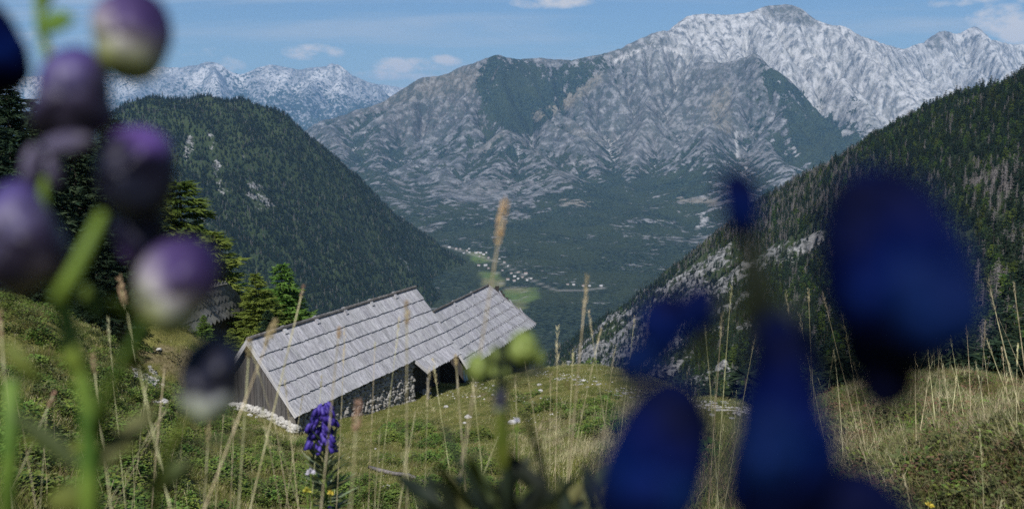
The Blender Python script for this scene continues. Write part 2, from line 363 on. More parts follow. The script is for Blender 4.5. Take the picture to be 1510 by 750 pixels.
def build_massif():
    xs, ys, X, Y, H, wht, A, rel, ridges = make_massif()
    prof = [(-200, 300), (330, 255), (380, 225), (430, 186), (470, 160), (515, 141), (545, 127), (570, 122), (618, 108), (655, 104), (690, 92), (730, 80), (760, 86), (800, 84), (845, 88), (890, 78), (915, 70), (940, 58), (965, 48), (985, 43), (1010, 24), (1035, 20), (1075, 22), (1105, 17), (1128, 9), (1160, 6), (1180, 10), (1205, 28), (1225, 36), (1250, 39), (1275, 55), (1300, 62), (1318, 70), (1335, 72), (1360, 60), (1390, 44), (1410, 50), (1440, 37), (1462, 55), (1490, 66), (1510, 66), (1750, 70)]
    for _ in range(2): H = crest_fix(X, Y, H, prof, (60, 210))
    px, py = pix(X, Y, H)
    cell = xs[1] - xs[0]
    gx, gy = np.gradient(H, cell); slope = np.sqrt(gx * gx + gy * gy)
    n1 = fbm(X, Y, 700, 5, 31); n2 = fbm(X, Y, 160, 5, 41)
    logA = np.log2(A + 1)
    veg = 0.54 - (H + 250) / 1150 * 0.62 + .16 * sstep(-250, -520, H) + (n1 - .5) * 1.25 + (n2 - .5) * 0.7 - (slope - .75) * 0.22
    veg -= wht * 0.30
    def blur(Q, k):
        for _ in range(k):
            q = np.pad(Q, 1, mode='edge'); Q = (q[:-2, 1:-1] + q[2:, 1:-1] + q[1:-1, :-2] + q[1:-1, 2:] + Q * 2) / 6
        return Q
    conc = blur(H, 12) - blur(H, 1); veg += np.clip(conc / 14.0, -.22, .30) * sstep(VALLEY_Z + 30, VALLEY_Z + 200, H)
    for poly, amt, soft in (
        ([(690, 104), (728, 84), (780, 87), (850, 90), (897, 80), (905, 92), (870, 122), (830, 160), (785, 195), (742, 190), (712, 150)], 1.05, 9),
        ([(1105, 74), (1125, 75), (1180, 130), (1260, 214), (1235, 250), (1185, 235), (1150, 160)], 0.8, 9),
        ([(1040, 205), (1150, 190), (1250, 212), (1290, 250), (1180, 300), (1060, 330), (880, 330), (820, 300), (900, 245), (1000, 240)], 0.28, 20),
        ([(900, 92), (1000, 78), (990, 95), (920, 120), (860, 150), (850, 130)], 0.35, 7),
        ([(440, 215), (560, 175), (600, 330), (540, 300)], 0.28, 25),
        ([(1230, 130), (1255, 128), (1290, 200), (1330, 260), (1270, 250)], 0.5, 6),
        ([(1180, 100), (1195, 98), (1230, 160), (1250, 200), (1222, 180)], 0.4, 5),
        ([(600, 250), (760, 215), (1000, 225), (1060, 330), (820, 350), (640, 345)], 0.17, 30),
        ([(560, 330), (640, 345), (760, 400), (900, 440), (1100, 430), (1100, 380), (800, 370), (700, 330)], 0.0, 25),
        ([(500, 345), (700, 372), (860, 430), (1100, 470), (1400, 450), (1300, 600), (400, 600)], 0.3, 14),
    ): veg += amt * poly_soft(px, py, poly, soft)
    for poly, amt, soft in (
        ([(960, 60), (1160, 5), (1340, 72), (1250, 110), (1120, 80), (1000, 90), (900, 110)], 0.55, 8),
        ([(640, 170), (760, 190), (800, 250), (760, 330), (640, 300), (560, 200)], 0.24, 30),
        ([(870, 170), (960, 110), (1060, 80), (1090, 160), (1060, 200), (900, 210)], 0.22, 20),
        ([(1050, 180), (1130, 170), (1100, 260), (1060, 210)], 0.3, 12),
    ): veg -= amt * poly_soft(px, py, poly, soft)
    scree = sstep(6.0, 10.5, logA) * sstep(1.1, .3, np.abs(slope - .62)) * sstep(-420, -150, H) * (0.35 + .65 * wht) * sstep(.35, .6, fbm(X, Y, 800, 3, 55) + wht * .25)
    for ln, w in (([(1355, 165), (1365, 195), (1388, 260)], 4), ([(1285, 200), (1300, 240), (1345, 275)], 3.5), ([(1085, 195), (1088, 235)], 3), ([(1168, 215), (1175, 228)], 5), ([(1010, 80), (960, 66), (905, 92)], 3), ([(1010, 318), (1040, 322), (1030, 335)], 7), ([(1000, 312), (1038, 316)], 5)):
        for a, b in zip(ln[:-1], ln[1:]):
            dx, dy = b[0] - a[0], b[1] - a[1]; t = np.clip(((px - a[0]) * dx + (py - a[1]) * dy) / (dx * dx + dy * dy), 0, 1)
            scree = np.maximum(scree, (.75 if w < 4.2 else .5) - sstep(w * .4, w, np.hypot(px - a[0] - t * dx, py - a[1] - t * dy)))
    veg -= scree * 0.9
    tan_ = sstep(.58, .8, fbm(X, Y, 420, 4, 61)) * 0.3 * sstep(200, -100, H) * rel
    for poly, amt in (([(775, 172), (830, 140), (885, 108), (890, 116), (840, 160), (790, 180)], 1.0), ([(1040, 150), (1075, 120), (1080, 200), (1055, 190)], 0.7), ([(816, 288), (880, 296), (870, 306), (820, 302)], 1.0), ([(992, 288), (1060, 294), (1055, 304), (1000, 298)], 1.0), ([(520, 160), (640, 108), (760, 92), (720, 130), (600, 150)], 0.45)):
        k = poly_soft(px, py, poly, 4); tan_ = np.maximum(tan_, k * amt * .6); veg -= k * amt * .55
    field = np.zeros(X.shape); road = np.zeros(X.shape)
    flat = sstep(VALLEY_Z + 90, VALLEY_Z + 30, H)
    for poly in ([(708, 400), (735, 402), (745, 420), (728, 428), (710, 418)], [(742, 424), (790, 424), (792, 440), (770, 450), (748, 444)], [(690, 372), (712, 372), (722, 386), (700, 388)], [(735, 446), (780, 452), (760, 462), (738, 458)], [(430, 428), (520, 434), (500, 442), (440, 438)]):
        field = np.maximum(field, poly_soft(px, py, poly, 2.0))
    for ln, w in (([(655, 362), (700, 376), (735, 386), (770, 405), (800, 420), (820, 428), (860, 428), (890, 424)], 1.4), ([(732, 402), (742, 424), (770, 427), (778, 434), (770, 442), (748, 444)], .8)):
        for a, b in zip(ln[:-1], ln[1:]):
            dx, dy = b[0] - a[0], b[1] - a[1]; t = np.clip(((px - a[0]) * dx + (py - a[1]) * dy) / (dx * dx + dy * dy), 0, 1)
            road = np.maximum(road, 1 - sstep(w * .5, w * 1.3, np.hypot(px - a[0] - t * dx, py - a[1] - t * dy)))
    veg = np.clip(veg, -1, 2); veg = np.where(H < VALLEY_Z + 60, np.maximum(veg, .75), veg)
    me = mesh_np('mountain', np.stack([X.ravel(), Y.ravel(), H.ravel()], 1), grid_faces(len(xs), len(ys)), [M_MOUNT], True,
                 attrs={'veg': veg.ravel(), 'white': np.clip((wht ** 1.7 - np.clip(conc / 12, -.5, .5) * (.03 + .26 * wht) + sstep(250, 700, H) * .3 * wht) * (1 - .75 * poly_soft(px, py, [(1118, 10), (1160, 0), (1210, 28), (1200, 42), (1165, 34), (1130, 28)], 3)) * (1 - .6 * poly_soft(px, py, [(1370, 50), (1395, 40), (1405, 52), (1385, 75), (1365, 70)], 3)), 0, 1).ravel(), 'scree': np.clip(scree, 0, 1).ravel(), 'tan': tan_.ravel(), 'field': field.ravel(), 'road': road.ravel()})
    tag(obj('mountain', me), 'grey and white limestone massif with a pale jagged summit ridge above the valley', kind='structure')
    return xs, ys, H
MX, MY, MH = build_massif()
def massif_z(x, y):
    i = int(round((x - MX[0]) / (MX[1] - MX[0]))); j = int(round((y - MY[0]) / (MY[1] - MY[0])))
    return float(MH[min(max(i, 0), len(MX) - 1), min(max(j, 0), len(MY) - 1)])

def build_far_range():
    W = lambda px, py, Y: tuple(P(px, py, Y))
    ridges = [([W(-150, 130, 17000), W(60, 112, 17000), W(160, 106, 17500), W(230, 100, 18000), W(275, 96, 18000), W(312, 91, 18000), W(345, 106, 18000), W(385, 99, 18300), W(410, 94, 18300), W(460, 102, 18300), W(490, 93, 18300), W(515, 108, 18300), W(560, 128, 18500), W(700, 140, 19000)], 2600, 1.0, ''),
              ([W(312, 91, 18000), W(330, 150, 16400), W(300, 200, 15000)], 1500, .7, ''), ([W(490, 93, 18300), W(450, 130, 16800), W(400, 170, 15500)], 1500, .7, ''), ([W(230, 100, 18000), W(190, 150, 16400)], 1500, .7, ''),
              ([W(640, 112, 21500), W(560, 120, 21500), W(540, 122, 21500), W(900, 150, 21500)], 2200, .2, '')]
    cell = 55.0; xs = np.arange(-11500, 3500, cell); ys = np.arange(13500, 22500, cell); X, Y = np.meshgrid(xs, ys, indexing='ij')
    wx = (fbm(X, Y, 1500, 4, 3) - .5) * 500; wy = (fbm(X, Y, 1500, 4, 9) - .5) * 500
    H, wht = ridge_field(X + wx, Y + wy, ridges, VALLEY_Z, .006)
    H = H + (fbm(X, Y, 1100, 6, 121, .55, True) - .62) * 420 + RNG.random(X.shape) * 8
    H, A = erode(H, cell, 30, 1.6, VALLEY_Z - 300)
    prof = [(-200, 120), (60, 112), (160, 108), (200, 106), (232, 98), (262, 100), (290, 95), (312, 90), (330, 97), (345, 108), (360, 108), (385, 98), (398, 95), (412, 97), (440, 103), (462, 99), (480, 97), (492, 92), (505, 98), (520, 110), (545, 122), (600, 130), (900, 200)]
    for _ in range(2): H = crest_fix(X, Y, H, prof, (140, 240))
    px, py = pix(X, Y, H); gx, gy = np.gradient(H, cell); slope = np.hypot(gx, gy)
    veg = 0.62 - (H - 350) / 900 * .8 + (fbm(X, Y, 900, 5, 7) - .5) * .9
    scree = sstep(.45, .65, fbm(X, Y, 500, 4, 71)) * sstep(500, 900, H) * .8
    z = np.zeros(X.shape)
    me = mesh_np('far_mountains', np.stack([X.ravel(), Y.ravel(), H.ravel()], 1), grid_faces(len(xs), len(ys)), [M_MOUNT], True,
                 attrs={'veg': veg.ravel(), 'white': np.full(X.size, .55), 'scree': scree.ravel(), 'tan': z.ravel(), 'field': z.ravel(), 'road': z.ravel()})
    tag(obj('far_mountains', me), 'distant blue mountain range with white rocky peaks on the skyline', kind='structure')
build_far_range()

# ------------------------------------------------------------------ wooded hill on the left, steep wooded slope on the right
def hill_controls():
    c = []
    def w(px, py, Y, dz=0): p = P(px, py, Y); c.append((p.x, p.y, p.z + dz))
    # left hill skyline and the ground dropping behind it
    for px, py, Y in ((60, 215, 2400), (100, 190, 2450), (150, 163, 2500), (205, 145, 2560), (265, 137, 2600), (330, 143, 2650), (370, 155, 2700), (410, 172, 2760), (480, 225, 2900), (520, 258, 3000), (560, 292, 3100), (600, 326, 3250), (640, 358, 3400), (680, 390, 3600), (705, 410, 3720), (725, 432, 3800)):
        w(px, py + 3, Y); p = P(px, py, Y); c.append((p.x * 1.12 - 30, p.y * 1.13, max(p.z - 230, -640)))
    for px, py, Y in ((20, 330, 1500), (100, 300, 1700), (200, 300, 1950), (300, 250, 2300), (300, 400, 1700), (400, 300, 2250), (400, 430, 1800), (480, 350, 2350), (500, 430, 2150), (560, 400, 2600), (600, 440, 2600), (640, 420, 3000), (680, 440, 3200), (700, 480, 2800), (600, 520, 2000), (450, 520, 1500), (300, 520, 1150), (150, 450, 1150)): w(px, py, Y)
    for px, py, Y in ((740, 500, 2750), (760, 540, 2050), (740, 600, 1500), (700, 640, 1000), (640, 700, 600)): w(px, py, Y)       # the ravine
    # right slope: skyline, the face, the far side
    for px, py, Y in ((1800, -40, 850), (1650, 35, 860), (1510, 116, 900), (1450, 148, 950), (1400, 172, 1000), (1350, 198, 1060), (1300, 226, 1110), (1250, 252, 1180), (1200, 282, 1250), (1150, 313, 1320), (1100, 345, 1400), (1050, 374, 1480), (1000, 408, 1550), (950, 442, 1610), (900, 478, 1660), (860, 505, 1700), (820, 532, 1760), (795, 550, 1850)):
        w(px, py, Y); p = P(px, py, Y); c.append((p.x * 1.25 + 120, p.y * 1.28, p.z - 260))
    for px, py, Y in ((1500, 250, 560), (1500, 400, 330), (1500, 550, 185), (1400, 300, 620), (1400, 450, 340), (1400, 580, 200), (1300, 340, 720), (1300, 480, 380), (1300, 600, 220), (1200, 360, 850), (1200, 480, 480), (1200, 590, 300), (1100, 420, 850), (1100, 500, 560), (1100, 590, 350),
                      (1000, 470, 950), (1000, 530, 640), (1000, 600, 400), (930, 520, 1000), (900, 560, 750), (860, 590, 600), (840, 545, 1250), (900, 640, 360), (1050, 660, 240), (1300, 680, 130), (1600, 500, 190), (1700, 300, 420), (1600, 650, 100)): w(px, py, Y)
    return c
HILL_F = rbf_fit(hill_controls(), 60.0)
ROCK_POLYS = [([(1140, 300 + 60), (1215, 345), (1230, 380), (1180, 405), (1110, 420), (1105, 385)], 1.0), ([(1030, 385), (1090, 372), (1120, 400), (1110, 500), (1010, 520), (960, 480), (985, 420)], .85), ([(930, 430), (1010, 405), (1060, 440), (1000, 500), (1120, 590), (860, 600), (840, 545), (880, 480)], 1.0), ([(820, 500), (900, 470), (930, 560), (850, 585), (815, 550)], .8)]
HILL_ROCKS = [([(230, 165), (238, 163), (240, 185), (232, 188)], .6), ([(315, 180), (320, 180), (330, 235), (324, 236)], .6), ([(335, 190), (339, 190), (352, 250), (346, 250)], .5), ([(282, 240), (290, 240), (296, 275), (288, 275)], .5), ([(410, 300), (430, 310), (440, 330), (420, 325)], .4), ([(480, 360), (490, 365), (500, 385), (486, 380)], .5), ([(540, 380), (556, 385), (560, 395), (545, 392)], .5), ([(270, 205), (285, 190), (292, 240), (275, 250)], .9), ([(300, 200), (312, 205), (335, 290), (325, 300)], .75), ([(268, 175), (282, 180), (275, 200)], .4), ([(366, 262), (386, 268), (402, 306), (378, 312), (365, 290)], .95), ([(345, 215), (352, 215), (368, 255), (360, 262)], .55), ([(590, 372), (610, 385), (618, 408), (596, 402)], .8), ([(322, 255), (340, 280), (345, 300), (330, 290)], .5), ([(455, 325), (475, 330), (480, 338), (460, 335)], .7), ([(270, 262), (300, 280), (290, 300)], .4), ([(380, 195), (410, 210), (420, 240), (400, 240)], .25)]
def hill_z(X, Y):
    X = np.asarray(X, float); Y = np.asarray(Y, float); R = np.hypot(X, Y)
    base = HILL_F(X, Y); far = sstep(900, 1900, Y)
    a = np.clip(R / 900, .12, 1.3)
    left = sstep(200, -400, X + (Y - 1800) * -.12)
    g = (fbm(X, Y, 260, 5, 91, .5, True) - .62) * 62 * a * (0.5 + .5 * left) + (fbm(X, Y, 60, 4, 92) - .5) * 16 * a
    px, py = pix(X, Y, base); rk = np.zeros(X.shape)
    for poly, k in ROCK_POLYS: rk = np.maximum(rk, k * poly_soft(px, py, poly, 16))
    rk = rk * sstep(2200, 1700, Y) * (.55 + .45 * sstep(.38, .56, fbm(X, Y, 55, 4, 98)))
    f1 = fbm(X * .8 + Y * .3, Y, 34, 5, 96, .6, True)
    g = g + rk * (f1 - .55) * 34
    return base + g, rk, px, py
def mat_hill():
    m, nt, N, L, b = mat('wooded_hillside'); t = NT(nt); p = t.pos()
    rk = t.attr('rock'); far = t.attr('far')
    f = t.noise(p, 0.09, 7, 0.68, 0.5); f2 = t.noise(t.mapping(p, (1, 1, 2.4), (0.3, 0.2, 0)), 0.16, 6, 0.6)
    rock = t.mix(t.rng(f, 0.3, 0.68), (0.085, 0.085, 0.085), (0.36, 0.355, 0.34)); rock = t.mix(t.rng(f2, 0.50, 0.40), rock, (0.05, 0.055, 0.05))
    green = t.mix(t.rng(t.noise(p, 0.02, 5), 0.35, 0.65), (0.018, 0.034, 0.015), (0.04, 0.058, 0.022))
    green = t.mix(t.rng(t.noise(p, 0.35, 4), 0.4, 0.7), green, (0.05, 0.062, 0.03))
    k = t.rng(t.m('ADD', rk, t.m('MULTIPLY', t.m('SUBTRACT', f, 0.5), 1.9)), 0.48, 0.64)
    c = t.mix(k, green, rock); L.new(c, b.inputs['Base Color']); b.inputs['Roughness'].default_value = 1; b.inputs['Specular IOR Level'].default_value = 0.08
    L.new(t.bump(t.m('ADD', f, f2), 1.0, 3.0), b.inputs['Normal']); return m
def build_hills():
    na, nr = 430, 500
    az = np.tan(np.linspace(math.radians(-37), math.radians(37), na)); rr = np.geomspace(70, 4700, nr)
    Yg = np.repeat(rr[None], na, 0); Xg = az[:, None] * Yg
    H, rk, px, py = hill_z(Xg, Yg)
    left = Xg < (Yg - 1500) * .05 - 100; px = px + (fbm(Xg, Yg, 50, 3, 71) - .5) * 26
    r2 = np.zeros(Xg.shape)
    for poly, k in HILL_ROCKS: r2 = np.maximum(r2, k * poly_soft(px, py, poly, 5))
    r2 = r2 * (.35 + .6 * sstep(.4, .6, fbm(Xg, Yg, 16, 4, 95)))
    r2 = np.maximum(r2 * left, sstep(.66, .8, fbm(Xg, Yg, 150, 4, 99)) * .35)
    me = mesh_np('hill', np.stack([Xg.ravel(), Yg.ravel(), H.ravel()], 1), grid_faces(na, nr), [mat_hill()], True, attrs={'rock': np.maximum(rk * .8, r2).ravel(), 'far': left.astype(float).ravel()})
    tag(obj('hill', me), 'wooded hill on the left and steep spruce slope with bare limestone on the right', kind='structure')
build_hills()
# the valley sheet that everything far stands on, out to the horizon
def build_valley():
    m, nt, N, L, b = mat('valley_woods'); t = NT(nt); p = t.pos()
    L.new(t.mix(t.rng(t.noise(p, 0.002, 6), .4, .6), (0.022, 0.036, 0.024), (0.04, 0.055, 0.032)), b.inputs['Base Color'])
    R = 26000; V = [(-R, -2000, VALLEY_Z - 60), (R, -2000, VALLEY_Z - 60), (R, 45000, VALLEY_Z - 60), (-R, 45000, VALLEY_Z - 60)]
    tag(obj('valley_floor', mesh_np('valley_floor', np.array(V), np.array([[0, 1, 2, 3]]), [m])), 'dark wooded valley floor running to the horizon', kind='structure')
build_valley()

# ------------------------------------------------------------------ conifers
def mat_foliage(name, dark, light, rough=0.7, trans=0.0):
    m, nt, N, L, b = mat(name); t = NT(nt); r = t.rand(); p = t.coord('Object')
    c = t.mix(t.rng(t.noise(p, 2.5, 3), .35, .65), dark, light)
    hs = N.new('ShaderNodeHueSaturation'); L.new(c, hs.inputs['Color']); L.new(t.rng(r, 0, 1, 0.455, 0.515, False), hs.inputs['Hue']); L.new(t.rng(t.m('FRACT', t.m('MULTIPLY', r, 7.3)), 0, 1, .65, 1.3, False), hs.inputs['Value'])
    L.new(hs.outputs[0], b.inputs['Base Color']); b.inputs['Roughness'].default_value = rough; b.inputs['Specular IOR Level'].default_value = 0.15
    if trans:
        tb = N.new('ShaderNodeBsdfTranslucent'); L.new(hs.outputs[0], tb.inputs[0]); ms = N.new('ShaderNodeMixShader'); ms.inputs[0].default_value = trans
        out = [n for n in N if n.type == 'OUTPUT_MATERIAL'][0]; L.new(b.outputs[0], ms.inputs[1]); L.new(tb.outputs[0], ms.inputs[2]); L.new(ms.outputs[0], out.inputs[0])
    return m
M_SPRUCE = mat_foliage('spruce_needles', (0.010, 0.024, 0.015), (0.030, 0.053, 0.024), trans=.15)
M_LARCH = mat_foliage('larch_needles', (0.040, 0.080, 0.014), (0.095, 0.155, 0.030), trans=.3)
def mat_plain(name, c1, c2, sc=8.0, rough=.9, bump=0.0):
    m, nt, N, L, b = mat(name); t = NT(nt); p = t.coord('Object'); n = t.noise(t.mapping(p, (1, 1, .25)), sc, 5, .6)
    L.new(t.mix(t.rng(n, .3, .7), c1, c2), b.inputs['Base Color']); b.inputs['Roughness'].default_value = rough
    if bump: L.new(t.bump(n, .6, bump), b.inputs['Normal'])
    return m
M_BARK = mat_plain('conifer_bark', (0.035, 0.026, 0.02), (0.10, 0.08, 0.065))
M_DEADWOOD = mat_plain('grey_dead_wood', (0.13, 0.115, 0.11), (0.26, 0.235, 0.225))
M_DEADTWIG = mat_plain('dead_twigs', (0.15, 0.12, 0.115), (0.27, 0.225, 0.215))

def tri_cloud(P0, D, S, Lg, Wd, rng):
    """slender triangles: base P0, direction D, sideways S"""
    n = len(P0); V = np.empty((n, 3, 3)); V[:, 0] = P0 - S * Wd[:, None]; V[:, 1] = P0 + S * Wd[:, None]; V[:, 2] = P0 + D * Lg[:, None]
    return V.reshape(-1, 3), np.arange(n * 3).reshape(n, 3)
def rand_unit(n, rng): v = rng.normal(size=(n, 3)); return v / np.linalg.norm(v, axis=1)[:, None]
def conifer_crown(h, r, whorls, per, tw, seed, droop=.25, bare=.06, needle=(.18, .05), gap=0.0, power=.9, lean=0.0, spread=.16):
    """crown of a conifer: whorled boughs, each a spray of small needle tufts"""
    rng = np.random.default_rng(seed); PB = []; DB = []; SB = []; LB = []; WB = []
    for w in range(whorls):
        f = (w + rng.random() * .6) / whorls; z = h * (bare + (1 - bare) * f); rad = r * (1 - f) ** power * (.75 + .45 * rng.random()) + .02 * r
        for k in range(per):
            if rng.random() < gap: continue
            a = rng.random() * 6.283; rr = rad * (.6 + .6 * rng.random()); n = max(3, int(tw * (rr / r + .12)))
            s = (rng.random(n) ** .75); d = np.array([math.cos(a), math.sin(a), 0]); side = np.array([-d[1], d[0], 0])
            bz = z - droop * rr * s ** 1.3 + .12 * rr * s ** 3
            pts = d[None] * (rr * s)[:, None] + side[None] * ((rng.random(n) - .5) * spread * 2 * rr * (1.15 - s))[:, None]; pts[:, 2] = bz + (rng.random(n) - .5) * .03 * h / whorls * 3
            dd = d[None] * .8 + side[None] * (rng.random(n) * 2 - 1)[:, None] * .9 + np.array([0, 0, 1.0])[None] * (rng.random(n) - .62)[:, None]; dd /= np.linalg.norm(dd, axis=1)[:, None]
            ss = np.cross(dd, rand_unit(n, rng)); ss /= np.linalg.norm(ss, axis=1)[:, None] + 1e-6
            PB.append(pts); DB.append(dd); SB.append(ss); LB.append(needle[0] * (.6 + .8 * rng.random(n))); WB.append(np.full(n, needle[1]))
    V, F = tri_cloud(np.concatenate(PB), np.concatenate(DB), np.concatenate(SB), np.concatenate(LB), np.concatenate(WB), rng); V[:, 0] += lean * V[:, 2]; return V, F
def trunk_mb(h, r, n=5, lean=0.0):
    mb = MB(); mb.tube([(0, 0, -.05 * h), (lean * .5 * h, 0, .5 * h), (lean * h, 0, .99 * h)], [r, r * .6, r * .08], n, True); return mb
def dead_mesh(h, seed, mats):
    rng = random.Random(seed); mb = trunk_mb(h, h * .014)
    for k in range(70):
        f = .15 + .83 * rng.random(); L = h * .15 * (1 - f) ** .7 * (.5 + rng.random()) + .02 * h; a = rng.random() * 6.28; z = f * h
        mb.tube([(0, 0, z), (math.cos(a) * L, math.sin(a) * L, z - L * .12)], [h * .0045, h * .001], 3, False)
        for j in range(4):
            s = .3 + .6 * rng.random(); q = a + rng.choice((-1, 1)) * .8; b = Vector((math.cos(a) * L * s, math.sin(a) * L * s, z - L * .1)); mb.tube([b, b + Vector((math.cos(q), math.sin(q), -.5)) * L * .35], [h * .003, h * .0006], 3, False)
    return mb
def far_conifer(name, h, r, seed, mfol, whorls=16, per=6, tw=14, power=.85, needle=(1.5, .34)):
    V, F = conifer_crown(h, r, whorls, per, tw, seed, .35, .05, needle, .05, power, 0, .25); t = trunk_mb(h, h * .014, 4); n = len(V)
    tv = np.array(t.v); tf = [f for f in t.f if len(f) == 4]; tt = np.array([[a, b, c] for a, b, c, d in tf] + [[a, c, d] for a, b, c, d in tf])
    return V, F, tv, tt
FAR_CROWN, FAR_TRUNK = [], []
for i, (h, r, mf, pw) in enumerate(((19, 3.9, M_SPRUCE, .75), (23, 4.0, M_SPRUCE, .85), (15, 3.9, M_SPRUCE, .65), (17, 4.8, M_LARCH, .6), (12, 3.5, M_SPRUCE, .7))):
    V, F, tv, tt = far_conifer('x', h, r, 100 + i, mf, power=pw)
    FAR_CROWN.append(mesh_np('crown', V, F, [mf])); FAR_TRUNK.append(mesh_np('trunk', tv, tt, [M_BARK]))
FAR_DEAD = [dead_mesh(h, 40 + i, None).mesh('dead_tree', [M_DEADWOOD]) for i, h in enumerate((19, 15, 22))]

def scatter(name, sources, pts, rotz, scale, label, tilt=None, group=None):
    """one 'stuff' object: geometry nodes copies of the source objects on the given points"""
    pts = np.asarray(pts, float); me = bpy.data.meshes.new(name); me.vertices.add(len(pts)); me.vertices.foreach_set('co', pts.astype(np.float32).ravel())
    rot = np.zeros((len(pts), 3), np.float32); rot[:, 2] = rotz
    if tilt is not None: rot[:, :2] = tilt
    a = me.attributes.new('rot', 'FLOAT_VECTOR', 'POINT'); a.data.foreach_set('vector', rot.ravel())
    a = me.attributes.new('scl', 'FLOAT', 'POINT'); a.data.foreach_set('value', np.asarray(scale, np.float32))
    a = me.attributes.new('idx', 'INT', 'POINT'); a.data.foreach_set('value', RNG.integers(0, len(sources), len(pts)).astype(np.int32))
    o = obj(name, me); ng = bpy.data.node_groups.new(name, 'GeometryNodeTree'); N = ng.nodes; L = ng.links
    ng.interface.new_socket('Geometry', in_out='INPUT', socket_type='NodeSocketGeometry'); ng.interface.new_socket('Geometry', in_out='OUTPUT', socket_type='NodeSocketGeometry')
    gi = N.new('NodeGroupInput'); go = N.new('NodeGroupOutput'); iop = N.new('GeometryNodeInstanceOnPoints'); jn = N.new('GeometryNodeJoinGeometry')
    for s in reversed(sources):
        oi = N.new('GeometryNodeObjectInfo'); oi.inputs['Object'].default_value = s; oi.inputs['As Instance'].default_value = True; L.new(oi.outputs['Geometry'], jn.inputs[0])
    def na(nm, ty):
        n = N.new('GeometryNodeInputNamedAttribute'); n.data_type = ty; n.inputs['Name'].default_value = nm; return n.outputs['Attribute']
    L.new(gi.outputs[0], iop.inputs['Points']); L.new(jn.outputs[0], iop.inputs['Instance']); iop.inputs['Pick Instance'].default_value = True
    L.new(na('idx', 'INT'), iop.inputs['Instance Index']); L.new(na('scl', 'FLOAT'), iop.inputs['Scale'])
    er = N.new('FunctionNodeEulerToRotation'); L.new(na('rot', 'FLOAT_VECTOR'), er.inputs[0]); L.new(er.outputs[0], iop.inputs['Rotation'])
    L.new(iop.outputs[0], go.inputs[0]); md = o.modifiers.new('scatter', 'NODES'); md.node_group = ng
    tag(o, label, kind='stuff'); return o

def unlinked(name, me):
    return bpy.data.objects.new(name, me)
def merged_tree(i):
    vs = []; me_c, me_t = FAR_CROWN[i], FAR_TRUNK[i]; nc = len(me_c.vertices); a = np.empty(nc * 3, np.float32); me_c.vertices.foreach_get('co', a); b = np.empty(len(me_t.vertices) * 3, np.float32); me_t.vertices.foreach_get('co', b)
    fa = np.arange(nc).reshape(-1, 3); fb = np.empty(len(me_t.polygons) * 3, np.int32); me_t.loops.foreach_get('vertex_index', fb)
    F = np.r_[fa, fb.reshape(-1, 3) + nc]; return mesh_np('conifer', np.r_[a.reshape(-1, 3), b.reshape(-1, 3)], F, [me_c.materials[0], M_BARK], False, np.r_[np.zeros(len(fa)), np.ones(len(fb) // 3)])
SRC_TREES = [unlinked('conifer', merged_tree(i)) for i in range(5)]
SRC_DEAD = [unlinked('dead_conifer', m) for m in FAR_DEAD]

